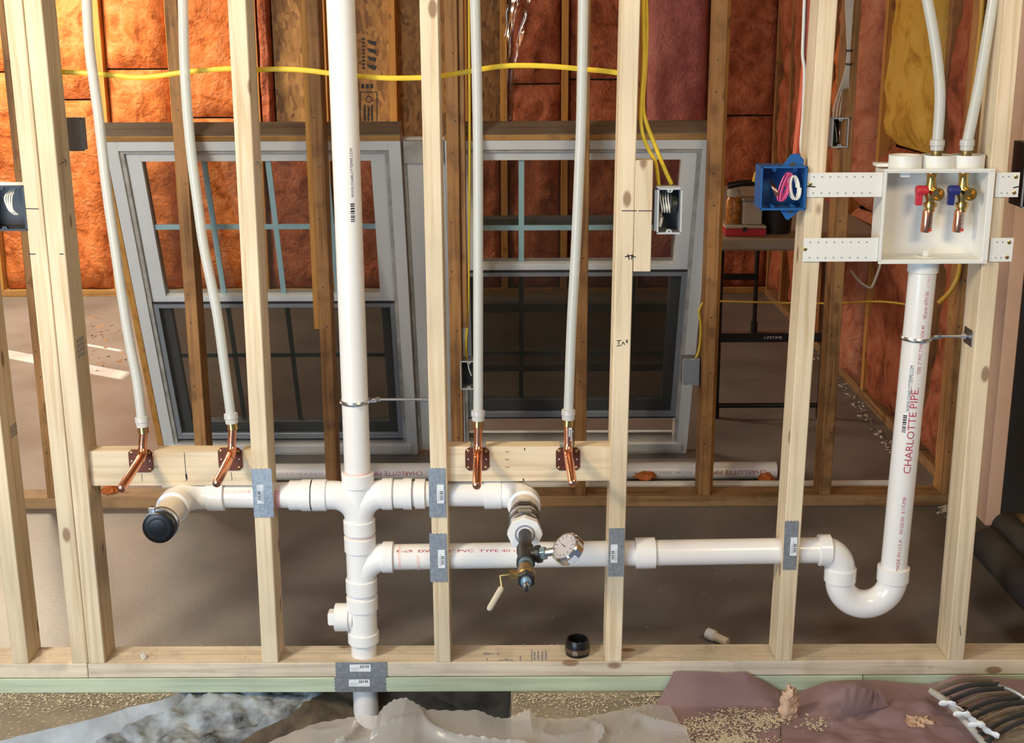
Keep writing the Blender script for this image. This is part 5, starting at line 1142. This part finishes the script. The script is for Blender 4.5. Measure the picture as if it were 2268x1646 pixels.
# bent floor grille with hairy debris
gr = thing('floor_grille', 'bent dirty metal grille in the lower right corner', 'grille', PZ(2170, 1590, 0))
ga, gb2, gc2, gd2 = PZ(2062, 1530, 2.2), PZ(2190, 1512, 2.6), PZ(2330, 1600, 1.6), PZ(2190, 1660, .4)
obj('rail', G().tube(catmull([ga, ga.lerp(gd2, .4)+Vector((0, 0, .5)), gd2], 6), .32, 10), M['vinyl_d'], gr, smooth=True); obj('rail', G().tube(catmull([gb2, gb2.lerp(gc2, .5)+Vector((0, 0, .7)), gc2], 6), .25, 10), M['galv'], gr, smooth=True)
for k in range(9):
    f_ = (k+.4)/9; a, b = ga.lerp(gd2, f_)+Vector((0, 0, .3)), gb2.lerp(gc2, f_)+Vector((0, 0, .4)); m_ = a.lerp(b, .5)+Vector((0, 0, .5+.2*noise.noise(Vector((k, 1, 1)))))
    obj('slat', G().tube(catmull([a, m_, b], 6), .26, 8, flat=.5), M['duct' if k % 3 else 'weathered'], gr, smooth=True)
for k in range(3):
    a = PZ(2080+k*32, 1560+k*24, 2.2); obj('paint_flake', G().tube(catmull([a, a+Vector((.8, -.5, .4)), a+Vector((1.6, -.4, -.3)), a+Vector((2.4, -.9, -.5))], 4), [.15+.2*abs(math.sin(j)) for j in range(13)], 8, flat=.4), M['label'], gr, smooth=True)
# stones and rubble in the trench
for k, (x, y, w_, h_) in enumerate(((450, 1600, 1.0, .7), (555, 1625, 1.7, 1.1), (520, 1640, .9, .7), (640, 1595, 1.0, .8), (610, 1560, .8, .6), (395, 1588, .8, .5), (690, 1570, .7, .5), (480, 1580, .7, .45))):
    c = PZ(x, y, -4.2); n_ = 12
    def fn(u, v):
        th_ = 2*math.pi*u; ph = math.pi*v; d = Vector((math.sin(ph)*math.cos(th_), math.sin(ph)*math.sin(th_), math.cos(ph)))
        kk = 1+.35*noise.noise(d*1.4+Vector((k*5.1, 0, 0))); return c+Vector((d.x*w_*kk, d.y*w_*.8*kk, d.z*h_*kk))
    lab = ['small dark stone near the slab edge', 'largest dark stone in the trench near the plastic sheeting', 'dark stone at the bottom of the frame in the trench', 'dark stone left of the buried drain pipe', 'stone close under the green sill in the trench', 'pale concrete lump beside the broken slab edge', 'small stone beside the buried drain pipe', 'pale concrete lump above the dark stones'][k]
    tag(obj('rubble_stone', G().grid(fn, n_, 8), M['cut' if k in (5, 7) else 'dirt'], None, smooth=True, sharp=50), lab, 'stone', 'stones in the trench')
# sawdust and wood chips
g = G(); rnd = random.Random(11)
def chip(p, s):
    a = rnd.uniform(0, 6.28); d = Vector((math.cos(a), math.sin(a), rnd.uniform(-.4, .4)))*s; e = Vector((-math.sin(a), math.cos(a), rnd.uniform(-.5, .5)))*s*rnd.uniform(.3, .7); n_ = d.cross(e).normalized()*s*.25
    g.add([p-d-e, p+d-e, p+d+e, p-d+e, p+n_], [(0, 1, 4), (1, 2, 4), (2, 3, 4), (3, 0, 4)])
for _ in range(900):                                     # slab at the left
    x, y = rnd.uniform(0, 400), 1536+abs(rnd.gauss(0, 22)); p = PZ(x, y, .1)
    if p.x < xedge(p.y)-.2: chip(p, rnd.uniform(.04, .14))
for _ in range(900):
    p = PZ(rnd.uniform(1135, 1480), 1536+abs(rnd.gauss(0, 22)), .15); chip(p, rnd.uniform(.04, .13))
cen = [(rnd.gauss(1640, 80), rnd.uniform(1572, 1650)) for _ in range(26)]
for _ in range(2600):                                    # heap on the paper
    cc = rnd.choice(cen); x = rnd.gauss(cc[0], 22); y = max(1567, rnd.gauss(cc[1], 8)); p = PZ(x, y, .28); chip(p, rnd.uniform(.04, .15))
for _ in range(700):                                     # along the plate tops
    x = rnd.choice([rnd.uniform(0, 560), rnd.gauss(1470, 120), rnd.uniform(1000, 2200)]); p = PZ(x, rnd.uniform(1428, 1463), 3.03); chip(p, rnd.uniform(.03, .10))
for _ in range(60): p = PZ(rnd.gauss(1470, 150), rnd.uniform(1260, 1400), .05); chip(p, rnd.uniform(.03, .12))
sd = obj('sawdust', g, M['dust'], None, kind='stuff'); sd['label'] = 'pale sawdust and wood chips strewn over slab, plates and paper'; sd['category'] = 'sawdust'
g = G()
for _ in range(220):                                     # white flecks along the side wall base and old plate
    k = rnd.random()
    p = PZ(1790+185*k+rnd.gauss(0, 5), 752+248*k+rnd.gauss(0, 6), .1) if rnd.random() < .8 else PZ(2095+rnd.gauss(0, 8), 1128+rnd.gauss(0, 8), .1)
    chip(p, rnd.uniform(.08, .4))
db = obj('plaster_debris', g, M['debris'], None, kind='stuff'); db['label'] = 'white plaster crumbs along the foot of the side wall'; db['category'] = 'debris'
g = G()
for _ in range(60): chip(PZ(rnd.uniform(200, 290), rnd.uniform(680, 820), .05), rnd.uniform(.1, .5))
db = obj('wood_chips', g, M['old'], None, kind='stuff'); db['label'] = 'dark wood slivers on the sunlit far slab'; db['category'] = 'debris'
